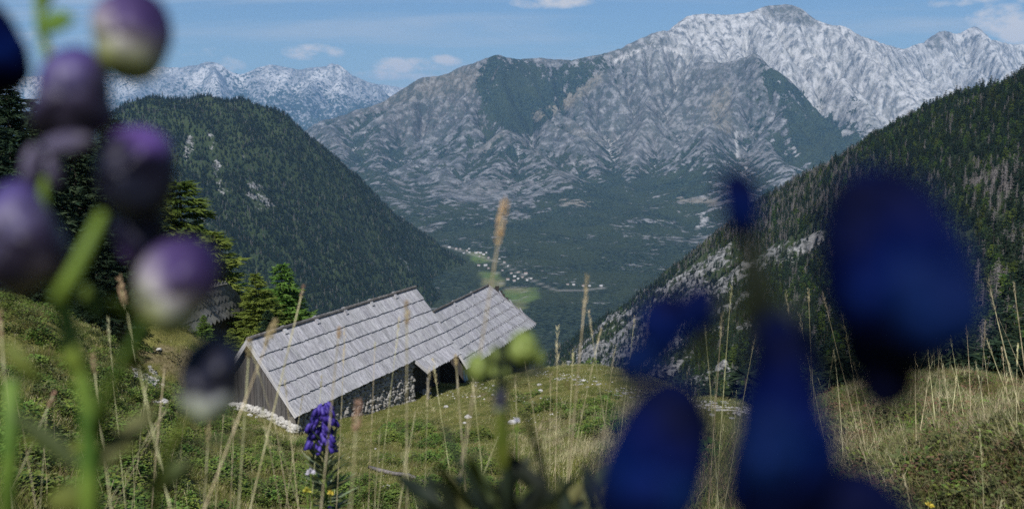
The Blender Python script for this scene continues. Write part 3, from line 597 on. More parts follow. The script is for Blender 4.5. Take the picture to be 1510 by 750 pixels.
def build_forests():
    rng = np.random.default_rng(5)
    # --- right slope
    n = 150000; Yc = np.sqrt(rng.random(n) * (2100 ** 2 - 120 ** 2) + 120 ** 2); px = rng.uniform(700, 1640, n)
    Xc = (px - 755) / FPX * Yc * 1.02; H, rk, px, py = hill_z(Xc, Yc)
    keep = (Yc < 2100) & (rng.random(n) < (1 - .80 * sstep(.30, .75, rk))) & (py > -80)
    # the thinned ones near the viewer: keep spacing about 5 m
    keep &= rng.random(n) < np.clip(fbm(Xc, Yc, 45, 3, 7) * 2.0, .25, 1) * .95
    X, Y, Z, PX, PY, RK = Xc[keep], Yc[keep], H[keep], px[keep], py[keep], rk[keep]
    # the crest trees need company: denser strip along the skyline
    order = np.argsort(Y); X, Y, Z, PX, PY, RK = [q[order] for q in (X, Y, Z, PX, PY, RK)]
    dead = (rng.random(len(X)) < .10 + .35 * poly_soft(PX, PY, [(1000, 400), (1200, 250), (1260, 240), (1240, 330), (1100, 400)], 25) + .35 * sstep(.62, .8, fbm(X, Y, 90, 3, 13)) + .5 * poly_soft(PX, PY, [(1430, 260), (1500, 250), (1500, 300), (1440, 290)], 15))
    inview = (PX > -5) & (PX < 1515) & (PY > 60) & (Z < -.235 * Y + .1 * Y + 400) & (PY < 600)
    vis = inview & (PX > 880) & (PY < 585)
    idx = np.where(vis & ~dead)[0][:190]; idd = np.where(vis & dead)[0][:75]
    scl = .34 + .32 * rng.random(len(X)); scl *= np.where(RK > .3, .6, 1.0); rz = rng.random(len(X)) * 6.283
    c = 0
    for i in idx:
        k = int(rng.integers(0, 5)); e = empty('larch_tree' if k == 3 else 'spruce_tree', (X[i], Y[i], Z[i] - .4), rz[i]); e.scale = (scl[i],) * 3
        tag(e, 'pale green larch among the dark spruces on the steep right slope' if k == 3 else 'dark green spruce in the forest on the steep right slope', 'tree', 'larches on the right slope' if k == 3 else 'spruces on the right slope')
        obj('crown', FAR_CROWN[k], e); obj('trunk', FAR_TRUNK[k], e)
    for i in idd:
        o = obj('dead_tree', FAR_DEAD[int(rng.integers(0, 3))], None, (X[i], Y[i], Z[i] - .4)); o.rotation_euler[2] = rz[i]; o.scale = (scl[i],) * 3
        tag(o, 'bare grey dead conifer standing on the steep right slope', 'dead tree', 'dead grey conifers on the right slope')
    used = np.zeros(len(X), bool); used[idx] = True; used[idd] = True
    g = ~used & ~dead; scatter('slope_forest', SRC_TREES, np.c_[X, Y, Z - .4][g], rz[g], scl[g], 'dense spruce forest covering the steep right slope')
    g = ~used & dead; scatter('dead_trees', SRC_DEAD, np.c_[X, Y, Z - .4][g], rz[g], scl[g], 'grey dead conifers scattered through the forest on the right slope')
    # --- left hill and the ravine
    n = 150000; Yc = rng.uniform(1000, 4100, n); px = rng.uniform(-60, 900, n); Xc = (px - 755) / FPX * Yc * 1.0; H, rk, px, py = hill_z(Xc, Yc)
    left = Xc < (Yc - 1500) * .05 - 60
    keep = (left | (Yc > 1500)) & (H > -630) & (py > 100)
    r2 = np.zeros(n)
    for poly, k in HILL_ROCKS: r2 = np.maximum(r2, k * poly_soft(px, py, poly, 4))
    keep &= rng.random(n) > r2 * .85
    keep &= rng.random(n) < .55 + .6 * fbm(Xc, Yc, 120, 3, 19)
    X, Y, Z = Xc[keep], Yc[keep], H[keep]; sc_ = (.36 + .34 * rng.random(len(X)))
    dd = rng.random(len(X)) < .10
    scatter('hill_forest', [SRC_TREES[j] for j in (0, 1, 2, 4)], np.c_[X, Y, Z - .5][~dd], rng.random((~dd).sum()) * 6.28, sc_[~dd], 'dark conifer forest covering the rounded hill on the left')
    scatter('hill_dead_trees', SRC_DEAD, np.c_[X, Y, Z - .5][dd], rng.random(dd.sum()) * 6.28, sc_[dd], 'grey dead trees scattered over the left hill')
build_forests()

# ------------------------------------------------------------------ near ground: alpine meadow
def near_controls():
    c = []
    for px, py, Y in ((445, 640, 35.0), (340, 606, 36.6), (270, 585, 38.5), (530, 618, 39), (615, 592, 43.8), (655, 580, 46), (700, 568, 49), (760, 552, 53), (800, 546, 55), (850, 556, 51), (900, 570, 46), (960, 582, 42), (1010, 588, 38),
                      (620, 640, 33), (550, 680, 27), (600, 745, 20), (400, 745, 19), (320, 660, 26), (220, 745, 15), (750, 640, 31), (850, 640, 27), (760, 745, 19), (860, 745, 12.5), (930, 660, 14), (980, 745, 8), (1070, 592, 27), (1080, 640, 14), (1060, 745, 6),
                      (1200, 600, 8.5), (1250, 592, 7.0), (1330, 590, 6.6), (1400, 588, 6.4), (1510, 580, 7.5), (1300, 700, 3.9), (1450, 740, 3.2), (1180, 660, 5.8), (1130, 745, 4.3), (1600, 640, 5),
                      (0, 440, 28), (80, 472, 27), (150, 498, 32), (0, 600, 14), (0, 745, 8.5), (100, 600, 17), (120, 745, 11), (215, 512, 43), (330, 524, 42), (262, 535, 39), (225, 560, 33), (160, 540, 29), (-120, 500, 24), (-200, 700, 9), (380, 540, 46), (430, 520, 52)):
        p = P(px, py, Y); c.append(tuple(p))
    c += [(0, 0, -1.05), (-2, 1, -1.15), (2, 1, -1.0), (0, 2.5, -1.5), (-1.5, 3, -1.9), (1.2, 2.8, -1.45), (0, 5, -2.6), (-3, 6, -3.0), (0, 10, -4.6), (0, -6, -.3), (-8, -4, -.6), (8, -4, 0.0), (6, 2, -.7), (-7, 4, -1.6),
          (6, 12, -4.8), (12, 15, -7.0), (10, 11, -4.0), (20, 16, -7.5), (14, 30, -15), (9, 42, -16), (4, 56, -18), (12, 55, -30), (25, 40, -28), (40, 20, -16), (45, 60, -50), (0, 72, -32), (-12, 70, -26), (-22, 62, -18), (-40, 45, -7), (-40, 70, -18), (-30, 30, -5), (-45, 10, 0), (25, 0, 0.5), (45, -5, 2)]
    return c
NEAR_F = rbf_fit(near_controls(), 1.5, 2e-3)
def ground_z(X, Y):
    X = np.asarray(X, float); Y = np.asarray(Y, float); R = np.hypot(X, Y); a = np.clip(R / 14, .12, 1)
    z = NEAR_F(X, Y) + (fbm(X, Y, 3.2, 4, 201) - .5) * .42 * a + (fbm(X, Y, .7, 3, 202) - .5) * .10 * a
    edge = sstep(50, 74, Y) * 40 + sstep(40, 58, np.abs(X)) * 40
    return z - edge
def gz(x, y): return float(ground_z(np.array([x]), np.array([y]))[0])
def mat_ground():
    m, nt, N, L, b = mat('meadow_ground'); t = NT(nt); p = t.pos(); dry = t.attr('dry')
    f = t.noise(p, 9, 6, .7); f2 = t.noise(p, 1.3, 5, .6); f3 = t.noise(p, 45, 3, .6)
    g = t.mix(t.rng(f2, .35, .65), (0.13, 0.15, 0.032), (0.28, 0.26, 0.085)); g = t.mix(t.rng(f3, .35, .65), g, t.mix(.5, g, (0.02, 0.03, 0.01)))
    d = t.mix(t.rng(f, .35, .65), (0.12, 0.10, 0.045), (0.26, 0.22, 0.12))
    c = t.mix(t.rng(t.m('ADD', dry, t.m('MULTIPLY', t.m('SUBTRACT', f2, .5), 1.6)), .35, .75), g, d); c = t.mix(t.rng(f, .60, .72, 0, .7), c, (0.045, 0.035, 0.02))
    c = t.mix(t.rng(t.m('MULTIPLY', t.attr('stone'), t.rng(t.vor(p, 3.2), .5, .2)), .35, .5), c, (.42, .41, .385))
    L.new(c, b.inputs['Base Color']); b.inputs['Roughness'].default_value = 1; b.inputs['Specular IOR Level'].default_value = .1; L.new(t.bump(t.m('ADD', f, t.m('MULTIPLY', f3, .5)), 1, .12), b.inputs['Normal']); return m
def build_ground():
    u = np.linspace(-1, 1, 330); xs = 62 * np.sign(u) * np.abs(u) ** 1.7; v = np.linspace(0, 1, 340); ys = -8 + 86 * v ** 1.35
    X, Y = np.meshgrid(xs, ys, indexing='ij'); Z = ground_z(X, Y); px, py = pix(X, Y, Z)
    dry = np.full(X.shape, .12); st = np.zeros(X.shape)
    for poly, k, s in (([(800, 590), (900, 600), (1000, 700), (900, 730), (780, 660)], .7, 30), ([(1150, 580), (1510, 580), (1510, 750), (1050, 750)], .55, 20), ([(190, 510), (320, 512), (310, 600), (260, 560), (200, 530)], .8, 12), ([(350, 625), (450, 640), (430, 670), (330, 650)], .4, 12), ([(690, 570), (800, 580), (780, 600), (690, 600)], .5, 15)): dry = np.maximum(dry, k * poly_soft(px, py, poly, s))
    for poly, k, s in (([(790, 545), (900, 562), (900, 580), (800, 556)], .8, 5), ([(1020, 588), (1110, 590), (1115, 620), (1060, 622)], 1.0, 6), ([(190, 545), (240, 540), (236, 570), (210, 572)], 1.0, 5), ([(900, 570), (1020, 588), (1020, 600), (900, 585)], .7, 5)): st = np.maximum(st, k * poly_soft(px, py, poly, s) * (Y > 12))
    me = mesh_np('ground', np.stack([X.ravel(), Y.ravel(), Z.ravel()], 1), grid_faces(330, 340), [mat_ground()], True, attrs={'dry': dry.ravel(), 'stone': st.ravel()})
    tag(obj('ground', me), 'sloping alpine meadow below the camera', kind='structure')
build_ground()

# ------------------------------------------------------------------ barns
def mat_wood(name, dark, light, sc=1.0, axis=(14, 1.2, 14), rough=.75, vmin=.75, vmax=1.2):
    m, nt, N, L, b = mat(name); t = NT(nt); p = t.coord('Object'); r = t.rand()
    off = N.new('ShaderNodeVectorMath'); off.operation = 'ADD'; L.new(p, off.inputs[0]); cm = N.new('ShaderNodeCombineXYZ')
    for i, k in enumerate((37.0, 91.0, 53.0)): L.new(t.m('MULTIPLY', r, k), cm.inputs[i])
    L.new(cm.outputs[0], off.inputs[1]); q = off.outputs[0]
    g = t.noise(t.mapping(q, axis), 2.2 * sc, 6, .65, .6); g2 = t.noise(t.mapping(q, (axis[0] * .3, axis[1] * .5, axis[2] * .3)), 1.5, 4, .6)
    c = t.mix(t.rng(g, .36, .62), dark, light); c = t.mix(t.rng(g2, .45, .68, 0, .6), c, dark)
    hs = N.new('ShaderNodeHueSaturation'); L.new(c, hs.inputs['Color']); L.new(t.rng(r, 0, 1, vmin, vmax, False), hs.inputs['Value']); L.new(t.rng(t.m('FRACT', t.m('MULTIPLY', r, 13.7)), 0, 1, .5, 1.5, False), hs.inputs['Saturation'])
    L.new(hs.outputs[0], b.inputs['Base Color']); b.inputs['Roughness'].default_value = rough; b.inputs['Specular IOR Level'].default_value = .2
    L.new(t.bump(g, .7, .006), b.inputs['Normal']); return m
M_BOARD = mat_wood('weathered_roof_board', (0.13, 0.128, 0.14), (0.60, 0.592, 0.61), vmin=.80, vmax=1.08)
M_PLANK = mat_wood('weathered_wall_plank', (0.030, 0.027, 0.026), (0.135, 0.128, 0.125))
M_BEAM = mat_wood('old_beam', (0.06, 0.055, 0.052), (0.20, 0.19, 0.18))
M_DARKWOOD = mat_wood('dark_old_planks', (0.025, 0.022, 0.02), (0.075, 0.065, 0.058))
def mat_stone(name, c1, c2, sc=4.0):
    m, nt, N, L, b = mat(name); t = NT(nt); p = t.pos(); f = t.noise(p, sc, 7, .7); r = t.rand()
    c = t.mix(t.rng(f, .32, .68), c1, c2); c = t.mix(t.rng(t.noise(p, sc * 2.5, 5, .7), .58, .7, 0, .5), c, (c1[0] * .4, c1[1] * .42, c1[2] * .38))
    L.new(c, b.inputs['Base Color']); b.inputs['Roughness'].default_value = .95; b.inputs['Specular IOR Level'].default_value = .15; L.new(t.bump(f, 1, .05), b.inputs['Normal']); return m
M_WALLSTONE = mat_stone('rubble_stone', (0.15, 0.145, 0.135), (0.36, 0.345, 0.32), 5)
M_WHITESTONE = mat_stone('white_limestone', (0.25, 0.245, 0.23), (0.50, 0.485, 0.455), 5)
M_MORTAR = mat_stone('dark_mortar', (0.10, 0.095, 0.085), (0.20, 0.185, 0.165), 8)
def stone_shape(mb, c, ax, rng, sub=0):
    """a rough convex stone: jittered box-sphere of 18 facets or more; ax = three half-axis vectors"""
    n = 6; V = []; rings = ((-.95, .45), (-.35, .98), (.4, .95), (.95, .42))
    for (zz, rr) in rings:
        for k in range(n):
            a = (k + .5 * (rng.random() - .5)) / n * 6.283; j = .72 + .5 * rng.random()
            V.append(Vector(c) + ax[0] * (math.cos(a) * rr * j) + ax[1] * (math.sin(a) * rr * j) + ax[2] * (zz * (.85 + .25 * rng.random())))
    F = [tuple(range(n - 1, -1, -1)), tuple(3 * n + k for k in range(n))]
    for i in range(3):
        for k in range(n): F.append((i * n + k, i * n + (k + 1) % n, (i + 1) * n + (k + 1) % n, (i + 1) * n + k))
    mb.add(V, F)
def board_mesh(name, m, seed, L=1.0, W=1.0, T=1.0, cells=1):
    rng = random.Random(seed); mb = MB(); j = lambda s: (rng.random() - .5) * s
    c = [(-.5 * W + j(.04), -.5 * L + j(.05), 0), (.5 * W + j(.04), -.5 * L + j(.05), 0), (.5 * W, .5 * L, 0), (-.5 * W, .5 * L, 0)]
    mb.box8([(x, y, -T * .5) for x, y, z in c] + [(x, y, T * .5 + j(.2)) for x, y, z in c]); return mb.mesh(name, [m])
BOARDS = [board_mesh('roof_board', M_BOARD, s) for s in range(5)]
PLANKS = [board_mesh('plank', M_PLANK, s + 20) for s in range(4)]
DPLANKS = [board_mesh('plank', M_DARKWOOD, s + 30) for s in range(4)]
def place_box(name, me, root, c, ux, uy, uz, lx, ly, lz):
    """unit box stretched to lx, ly, lz along the given axes (world), as child of root (root unrotated)"""
    M = Matrix((ux * lx, uy * ly, uz * lz)).transposed().to_4x4(); M.translation = Vector(c) - root.location
    o = bpy.data.objects.new(name, me); COL.objects.link(o); o.parent = root; o.matrix_local = M; return o
def bil(q, u, v):
    a, b, c, d = q; return (a * (1 - u) + b * u) * (1 - v) + (c * (1 - u) + d * u) * v
def roof_boards(root, q, cols, rows, rng, u0=0.0, u1=1.0, v0=0.0, v1=1.0, lip=.055, th=.028, me=BOARDS, name='roof_board'):
    nrm = (q[1] - q[0]).cross(q[2] - q[0]).normalized()
    if nrm.z < 0: nrm = -nrm
    for r in range(rows):
        va = v0 + (v1 - v0) * r / rows; vb = v0 + (v1 - v0) * (r + 1) / rows; edges = [0]
        for k in range(cols): edges.append(edges[-1] + .72 + .56 * rng.random())
        edges = [e / edges[-1] for e in edges]
        for k in range(cols):
            ua = u0 + (u1 - u0) * edges[k]; ub = u0 + (u1 - u0) * edges[k + 1]; um = (ua + ub) / 2
            top = bil(q, um, va) + nrm * .004; bot = bil(q, um, vb) + nrm * (lip + (rng.random() - .5) * .014)
            w = (bil(q, ub, vb) - bil(q, ua, vb)).length * .5 + (bil(q, ub, va) - bil(q, ua, va)).length * .5
            y = top - bot; top = top + y.normalized() * .05; bot = bot - y.normalized() * (.02 + .03 * rng.random()); y = top - bot; L = y.length; y.normalize()
            x = (q[1] - q[0]).lerp(q[3] - q[2], (va + vb) / 2).normalized(); n = x.cross(y).normalized()
            if n.z < 0: n = -n
            x = y.cross(n).normalized()
            place_box(name, rng.choice(me), root, (top + bot) / 2 + n * (rng.random() * .008), x, y, n, w * .965, L, th)
def slab(mb, pts, nrm, t):
    mb.box8([p - nrm * t for p in pts] + list(pts))
def barn_geom(A, B, C, D, YA, zlock=True):
    """ridge A-B and eave C-D from photo pixels; heights level, gable square to the ridge"""
    a = P(*A, YA); rb = ray(*B); b = rb * (a.z / rb.z); r = (b - a).normalized(); c = ray(*C); c = c * (a.dot(r) / c.dot(r)); rd = ray(*D); d = rd * (c.z / rd.z)
    n = Vector((r.y, -r.x, 0)); return a, b, c, d, r, n
def planks_row(root, p0, p1, ztop, zbot, n, rng, me, out, name='plank', th=.03, lean=0.0):
    """vertical planks between ground points p0 -> p1; ztop, zbot functions of 0..1"""
    d = (p1 - p0); L = d.length; x = d.normalized(); up = Vector((0, 0, 1)); edges = [0]
    for k in range(n): edges.append(edges[-1] + .7 + .6 * rng.random())
    edges = [e / edges[-1] for e in edges]
    for k in range(n):
        um = (edges[k] + edges[k + 1]) / 2; zt, zb = ztop(um), zbot(um); h = zt - zb
        if h < .05: continue
        c = p0 + d * um; c = Vector((c.x, c.y, (zt + zb) / 2 + (rng.random() - .5) * .03)) + out * (rng.random() * .02)
        place_box(name, rng.choice(me), root, c, x, up, x.cross(up), (edges[k + 1] - edges[k]) * L * .94, h, th)
M_RIDGE = M_BEAM
def ridge_parts(root, a, b, r, n, s_dir, k, rng):
    up = Vector((0, 0, 1)); nr = n * -1
    for i in range(k):
        p = a.lerp(b, i / k); q = a.lerp(b, (i + 1) / k); mb = MB()
        mb.tube([p - root.location + up * .09, q - root.location + up * (.075 + .02 * rng.random())], [.075, .07], 7); mb.build('ridge_beam', M_RIDGE, root)
        if i: place_box('ridge_cap', rng.choice(BOARDS), root, p + up * .10 + s_dir * .10, r, s_dir, r.cross(s_dir), .22, .36, .05)

def build_main_barn():
    rng = random.Random(3); a, b, c, d5, r, n = barn_geom((365, 503), (613, 425), (437, 613), (667, 504), 36.0)
    base = Vector((c.x, c.y, gz(c.x, c.y))); root = empty('barn', base); up = Vector((0, 0, 1))
    tag(root, 'long grey barn with weathered board roof, plank gable and rubble stone wall', 'barn')
    q = (a, b, c, d5); roof_boards(root, q, 56, 5, rng)
    s = (c - a).normalized(); row = (c - a).length / 5
    rd = ray(607, 530); e = rd * (c.z / rd.z); ue = (e - c).length / (d5 - c).length
    e = bil(q, ue, 1); f = ray(632, 548); f = f * ((e.z + s.z * row * 1.05) / f.z); g = ray(681, 520); g = g * (f.z / g.z)
    roof_boards(root, (e, d5, f, g), 15, 1, rng)
    nrm = (b - a).cross(c - a).normalized(); nrm = nrm if nrm.z > 0 else -nrm
    # unseen slab added under the boards to block light; back slope, verge boards
    L = base; mb = MB(); slab(mb, [p - L - nrm * .03 for p in (a, b, d5, c)], nrm, .04); slab(mb, [p - L - nrm * .03 for p in (e, d5, g, f)], nrm, .04); mb.build('light_block_slab', M_DARKWOOD, root)
    ab = a - n * (c - a).dot(n); ab.z = c.z; bb = b - n * (c - a).dot(n); bb.z = c.z; nb = Vector((-nrm.x, -nrm.y, nrm.z)); mb = MB(); slab(mb, [p - L for p in (a, b, bb, ab)], nb, .06); mb.build('back_roof', M_BEAM, root)
    for p0, p1, nm in ((a, c, 'verge_board'), (a, ab, 'verge_board'), (e, f, 'verge_board')):
        dd = (p1 - p0); dn = dd.normalized(); w = r.cross(dn).normalized(); place_box(nm, BOARDS[1], root, (p0 + p1) / 2 - r * .03 - up * .02, w, dn, w.cross(dn), .15, dd.length + .05, .04)
    place_box('eave_board', BOARDS[2], root, (c + e) / 2 - nrm * .075, (e - c).normalized(), nrm, ((e - c).normalized()).cross(nrm), (e - c).length, .05, .05)
    place_box('eave_board', BOARDS[2], root, (f + g) / 2 - nrm * .075, (g - f).normalized(), nrm, ((g - f).normalized()).cross(nrm), (g - f).length, .05, .05)
    ridge_parts(root, a, b, r, n, s, 6, rng)
    # gable wall of upright planks on a white stone footing
    gi = r * .22; gc = c + gi - n * .16; ga = ab + gi + n * .16; ga.z = gc.z
    z_of = lambda u: a.z - .10 - abs(u - .5) * 2 * (a.z - c.z) * .95
    gb = lambda u: gz((ga.lerp(gc, u)).x, (ga.lerp(gc, u)).y)
    planks_row(root, ga, gc, z_of, lambda u: gb(u) + .26, 27, rng, PLANKS, -r)
    st = random.Random(9)
    for k in range(58):
        u = -.02 + 1.05 * k / 57; p = ga.lerp(gc, u); z = gb(min(max(u, 0), 1)); mb = MB()
        for j in range(2): stone_shape(mb, (st.uniform(-.03, .03), 0, .12 * j), (n * st.uniform(.08, .17), -r * st.uniform(.10, .18), up * st.uniform(.07, .14)), st)
        o = mb.build('footing_stone', M_WHITESTONE, root, loc=p - r * (.06 + .12 * st.random()) + up * (z + .12 - p.z + st.uniform(-.03, .05)) - L)
    # rubble wall under the eave
    off = -.10; w0 = c + n * off + r * .2; w1 = e + n * off; tot = (w1 - w0).length; mb = MB(); zt = c.z - .12
    bot = lambda p: gz(p.x, p.y) - .15
    slabn = 14
    for k in range(slabn):
        p = w0.lerp(w1, k / slabn) - n * .10; p2 = w0.lerp(w1, (k + 1) / slabn) - n * .10; q0 = p - n * .35; q1 = p2 - n * .35
        mb.box8([Vector((x.x, x.y, bot(x))) - L for x in (p, p2, q1, q0)] + [Vector((x.x, x.y, zt)) - L for x in (p, p2, q1, q0)])
    mb.build('wall_core', M_MORTAR, root)
    mb = MB(); z = -.2
    for lay in range(15):
        u = st.random() * .1
        while u < tot + .1:
            w = st.uniform(.11, .24); p = w0.lerp(w1, min(1, (u + w) / tot)); zb = gz(p.x, p.y) - .1 + lay * .155 + st.uniform(-.03, .03)
            if zb < zt: stone_shape(mb, Vector((p.x, p.y, zb)) - n * st.uniform(.02, .08) - L, (r * w, n * st.uniform(.07, .13), up * st.uniform(.09, .13)), st)
            u += w * 2
    for lay in range(15):                       # the wall's end, turned into the recess
        for j in range(3):
            p = w1 - n * (.1 + j * .16) + r * .0; zb = gz(p.x, p.y) - .1 + lay * .155
            if zb < zt: stone_shape(mb, Vector((p.x, p.y, zb)) - L, (r * .09, n * .1, up * .09), st)
    w = mb.build('wall_stones', M_WALLSTONE, root); w['kind'] = 'stuff'
    # recess beyond the stone wall: dark plank wall, two posts
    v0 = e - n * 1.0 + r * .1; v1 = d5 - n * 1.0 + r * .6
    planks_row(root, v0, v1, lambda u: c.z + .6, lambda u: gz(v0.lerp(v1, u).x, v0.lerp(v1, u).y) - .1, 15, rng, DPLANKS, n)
    for pp in (f.lerp(g, .06) - n * .15, f.lerp(g, .93) - n * .15):
        mbb = MB(); zz = gz(pp.x, pp.y) - .1; mbb.tube([Vector((pp.x, pp.y, zz)) - L, Vector((pp.x, pp.y, f.z)) - L], [.07, .06], 7); mbb.build('post', M_BEAM, root)
    # closed back and far gable so that the barn stands from any side
    mb = MB(); k0, k1 = ab + r * .2 + n * .2, bb + n * .2; k0.z = k1.z = c.z
    mb.box8([Vector((x.x, x.y, gz(x.x, x.y) - .3)) - L for x in (k0, k1, k1 + n * .1, k0 + n * .1)] + [Vector((x.x, x.y, c.z)) - L for x in (k0, k1, k1 + n * .1, k0 + n * .1)]); mb.build('back_wall', M_PLANK, root)
    dz = Vector((d5.x, d5.y, c.z)) - n * .9 - r * .1; mb = MB(); k0 = bb + n * .2 - r * .1; k0.z = c.z; zb_ = gz(dz.x, dz.y) - .3
    mb.add([Vector((k0.x, k0.y, zb_)) - L, Vector((dz.x, dz.y, zb_)) - L, dz - L + up * .1, b - r * .1 - up * .15 - L, k0 - L, ] + [Vector((k0.x, k0.y, zb_)) - L - r * .06, Vector((dz.x, dz.y, zb_)) - L - r * .06, dz - L + up * .1 - r * .06, b - r * .16 - up * .15 - L, k0 - L - r * .06], [(0, 1, 2, 3, 4), (9, 8, 7, 6, 5), (0, 5, 6, 1), (1, 6, 7, 2), (2, 7, 8, 3), (3, 8, 9, 4), (4, 9, 5, 0)]); mb.build('far_gable', M_DARKWOOD, root)
    return a, b, c, d5, e, f, g, r, n
BARN = build_main_barn()
def build_second_barn():
    rng = random.Random(4); a, b, c, d, r, n = barn_geom((638, 462), (720, 422), (689, 543), (789, 478), 51.0)
    base = Vector((c.x, c.y, gz(c.x, c.y))); root = empty('barn', base); L = base; up = Vector((0, 0, 1))
    tag(root, 'shorter grey board-roofed barn adjoining the far right end of the long barn', 'barn')
    roof_boards(root, (a, b, c, d), 36, 6, rng); s = (c - a).normalized()
    nrm = (b - a).cross(c - a).normalized(); nrm = nrm if nrm.z > 0 else -nrm
    mb = MB(); slab(mb, [p - L - nrm * .03 for p in (a, b, d, c)], nrm, .04); mb.build('light_block_slab', M_DARKWOOD, root)  # added slab stops light leaking between the boards
    off = (c - a).dot(n); ab = a - n * off; ab.z = c.z; bb = b - n * off; bb.z = c.z; mb = MB(); slab(mb, [p - L for p in (a, b, bb, ab)], Vector((-nrm.x, -nrm.y, nrm.z)), .06); mb.build('back_roof', M_BEAM, root)
    for p0, p1, sg in ((a, c, -1), (b, d, 1)):
        dd = p1 - p0; dn = dd.normalized(); w = r.cross(dn).normalized(); place_box('verge_board', BOARDS[1], root, (p0 + p1) / 2 + r * .03 * sg + nrm * .03, w, dn, w.cross(dn), .14, dd.length + .05, .04)
    for k in range(3): p = b.lerp(d, .28 + .22 * k); place_box('batten', BOARDS[3], root, p + r * .04 + nrm * .07, r, s, nrm, .10, .85, .04)
    place_box('eave_board', BOARDS[2], root, (c + d) / 2 - nrm * .075, (d - c).normalized(), nrm, ((d - c).normalized()).cross(nrm), (d - c).length, .05, .05)
    ridge_parts(root, a, b, r, n, s, 3, rng)
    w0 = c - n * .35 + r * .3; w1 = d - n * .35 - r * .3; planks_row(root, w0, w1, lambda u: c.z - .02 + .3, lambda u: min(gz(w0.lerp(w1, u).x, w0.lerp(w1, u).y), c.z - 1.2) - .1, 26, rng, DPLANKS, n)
    for (p0, p1, apex) in ((w0, ab + r * .3 + n * .3, a + r * .3), (w1, bb - r * .3 + n * .3, b - r * .3)):
        h = lambda u, p0=p0, p1=p1: c.z + (apex.z - c.z - .12) * (1 - abs(u - .5) * 2) + .05
        planks_row(root, Vector((p0.x, p0.y, 0)), Vector((p1.x, p1.y, 0)), h, lambda u, p0=p0, p1=p1: min(gz(p0.lerp(p1, u).x, p0.lerp(p1, u).y), c.z - 1.2) - .2, 22, rng, DPLANKS, r)
    mb = MB(); p0, p1 = ab + n * .3, bb + n * .3; mb.box8([Vector((x.x, x.y, min(gz(x.x, x.y), c.z - 1) - .5)) - L for x in (p0, p1, p1 + n * .08, p0 + n * .08)] + [Vector((x.x, x.y, c.z)) - L for x in (p0, p1, p1 + n * .08, p0 + n * .08)]); mb.build('back_wall', M_PLANK, root)
    return a, b, c, d, r, n
BARN2 = build_second_barn()
def build_hut():
    rng = random.Random(6); a, b, c, d, r, n = barn_geom((238, 438), (334, 417), (272, 494), (366, 453), 45.0)
    base = Vector((c.x, c.y, gz(c.x, c.y))); root = empty('hut', base); L = base; up = Vector((0, 0, 1))
    tag(root, 'small old wooden hut with mossy board roof among trees on the left', 'hut')
    M_OLD = mat_wood('mossy_roof_board', (0.07, 0.07, 0.06), (0.24, 0.235, 0.215)); old = [board_mesh('roof_board', M_OLD, s + 50) for s in range(3)]
    roof_boards(root, (a, b, c, d), 17, 4, rng, me=old, lip=.045); nrm = (b - a).cross(c - a).normalized(); nrm = nrm if nrm.z > 0 else -nrm
    s = (c - a).normalized(); mb = MB(); slab(mb, [p - L - nrm * .03 for p in (a, b, d, c)], nrm, .04); mb.build('light_block_slab', M_DARKWOOD, root)  # hidden slab added below the boards against light leaks
    off = (c - a).dot(n) * 1.15; ab = a - n * off; ab.z = c.z; bb = b - n * off; bb.z = c.z; mb = MB(); slab(mb, [p - L for p in (a, b, bb, ab)], Vector((-nrm.x, -nrm.y, nrm.z)), .07); mb.build('back_roof', M_OLD, root)
    ga, gc = ab + r * .4 + n * .25, c + r * .4 - n * .25
    planks_row(root, Vector((ga.x, ga.y, 0)), Vector((gc.x, gc.y, 0)), lambda u: a.z - .12 - abs(u - .5) * 2 * (a.z - c.z) * .93, lambda u: gz(ga.lerp(gc, u).x, ga.lerp(gc, u).y) - .05, 22, rng, PLANKS, -r)
    w1 = d - n * .25 - r * .2; planks_row(root, Vector((gc.x, gc.y, 0)), Vector((w1.x, w1.y, 0)), lambda u: c.z, lambda u: gz(gc.lerp(w1, u).x, gc.lerp(w1, u).y) - .4, 26, rng, DPLANKS, n)
    for p0, p1 in ((a, c), (a, ab)):
        dd = p1 - p0; dn = dd.normalized(); w = r.cross(dn).normalized(); place_box('verge_board', old[1], root, (p0 + p1) / 2 - r * .03, w, dn, w.cross(dn), .14, dd.length + .1, .05)
    mb = MB(); mb.box8([Vector((x.x, x.y, gz(x.x, x.y) - .5)) - L for x in (ga, bb + n * .3, bb + n * .4, ga + n * .1)] + [Vector((x.x, x.y, c.z)) - L for x in (ga, bb + n * .3, bb + n * .4, ga + n * .1)]); mb.build('back_wall', M_PLANK, root)
build_hut()

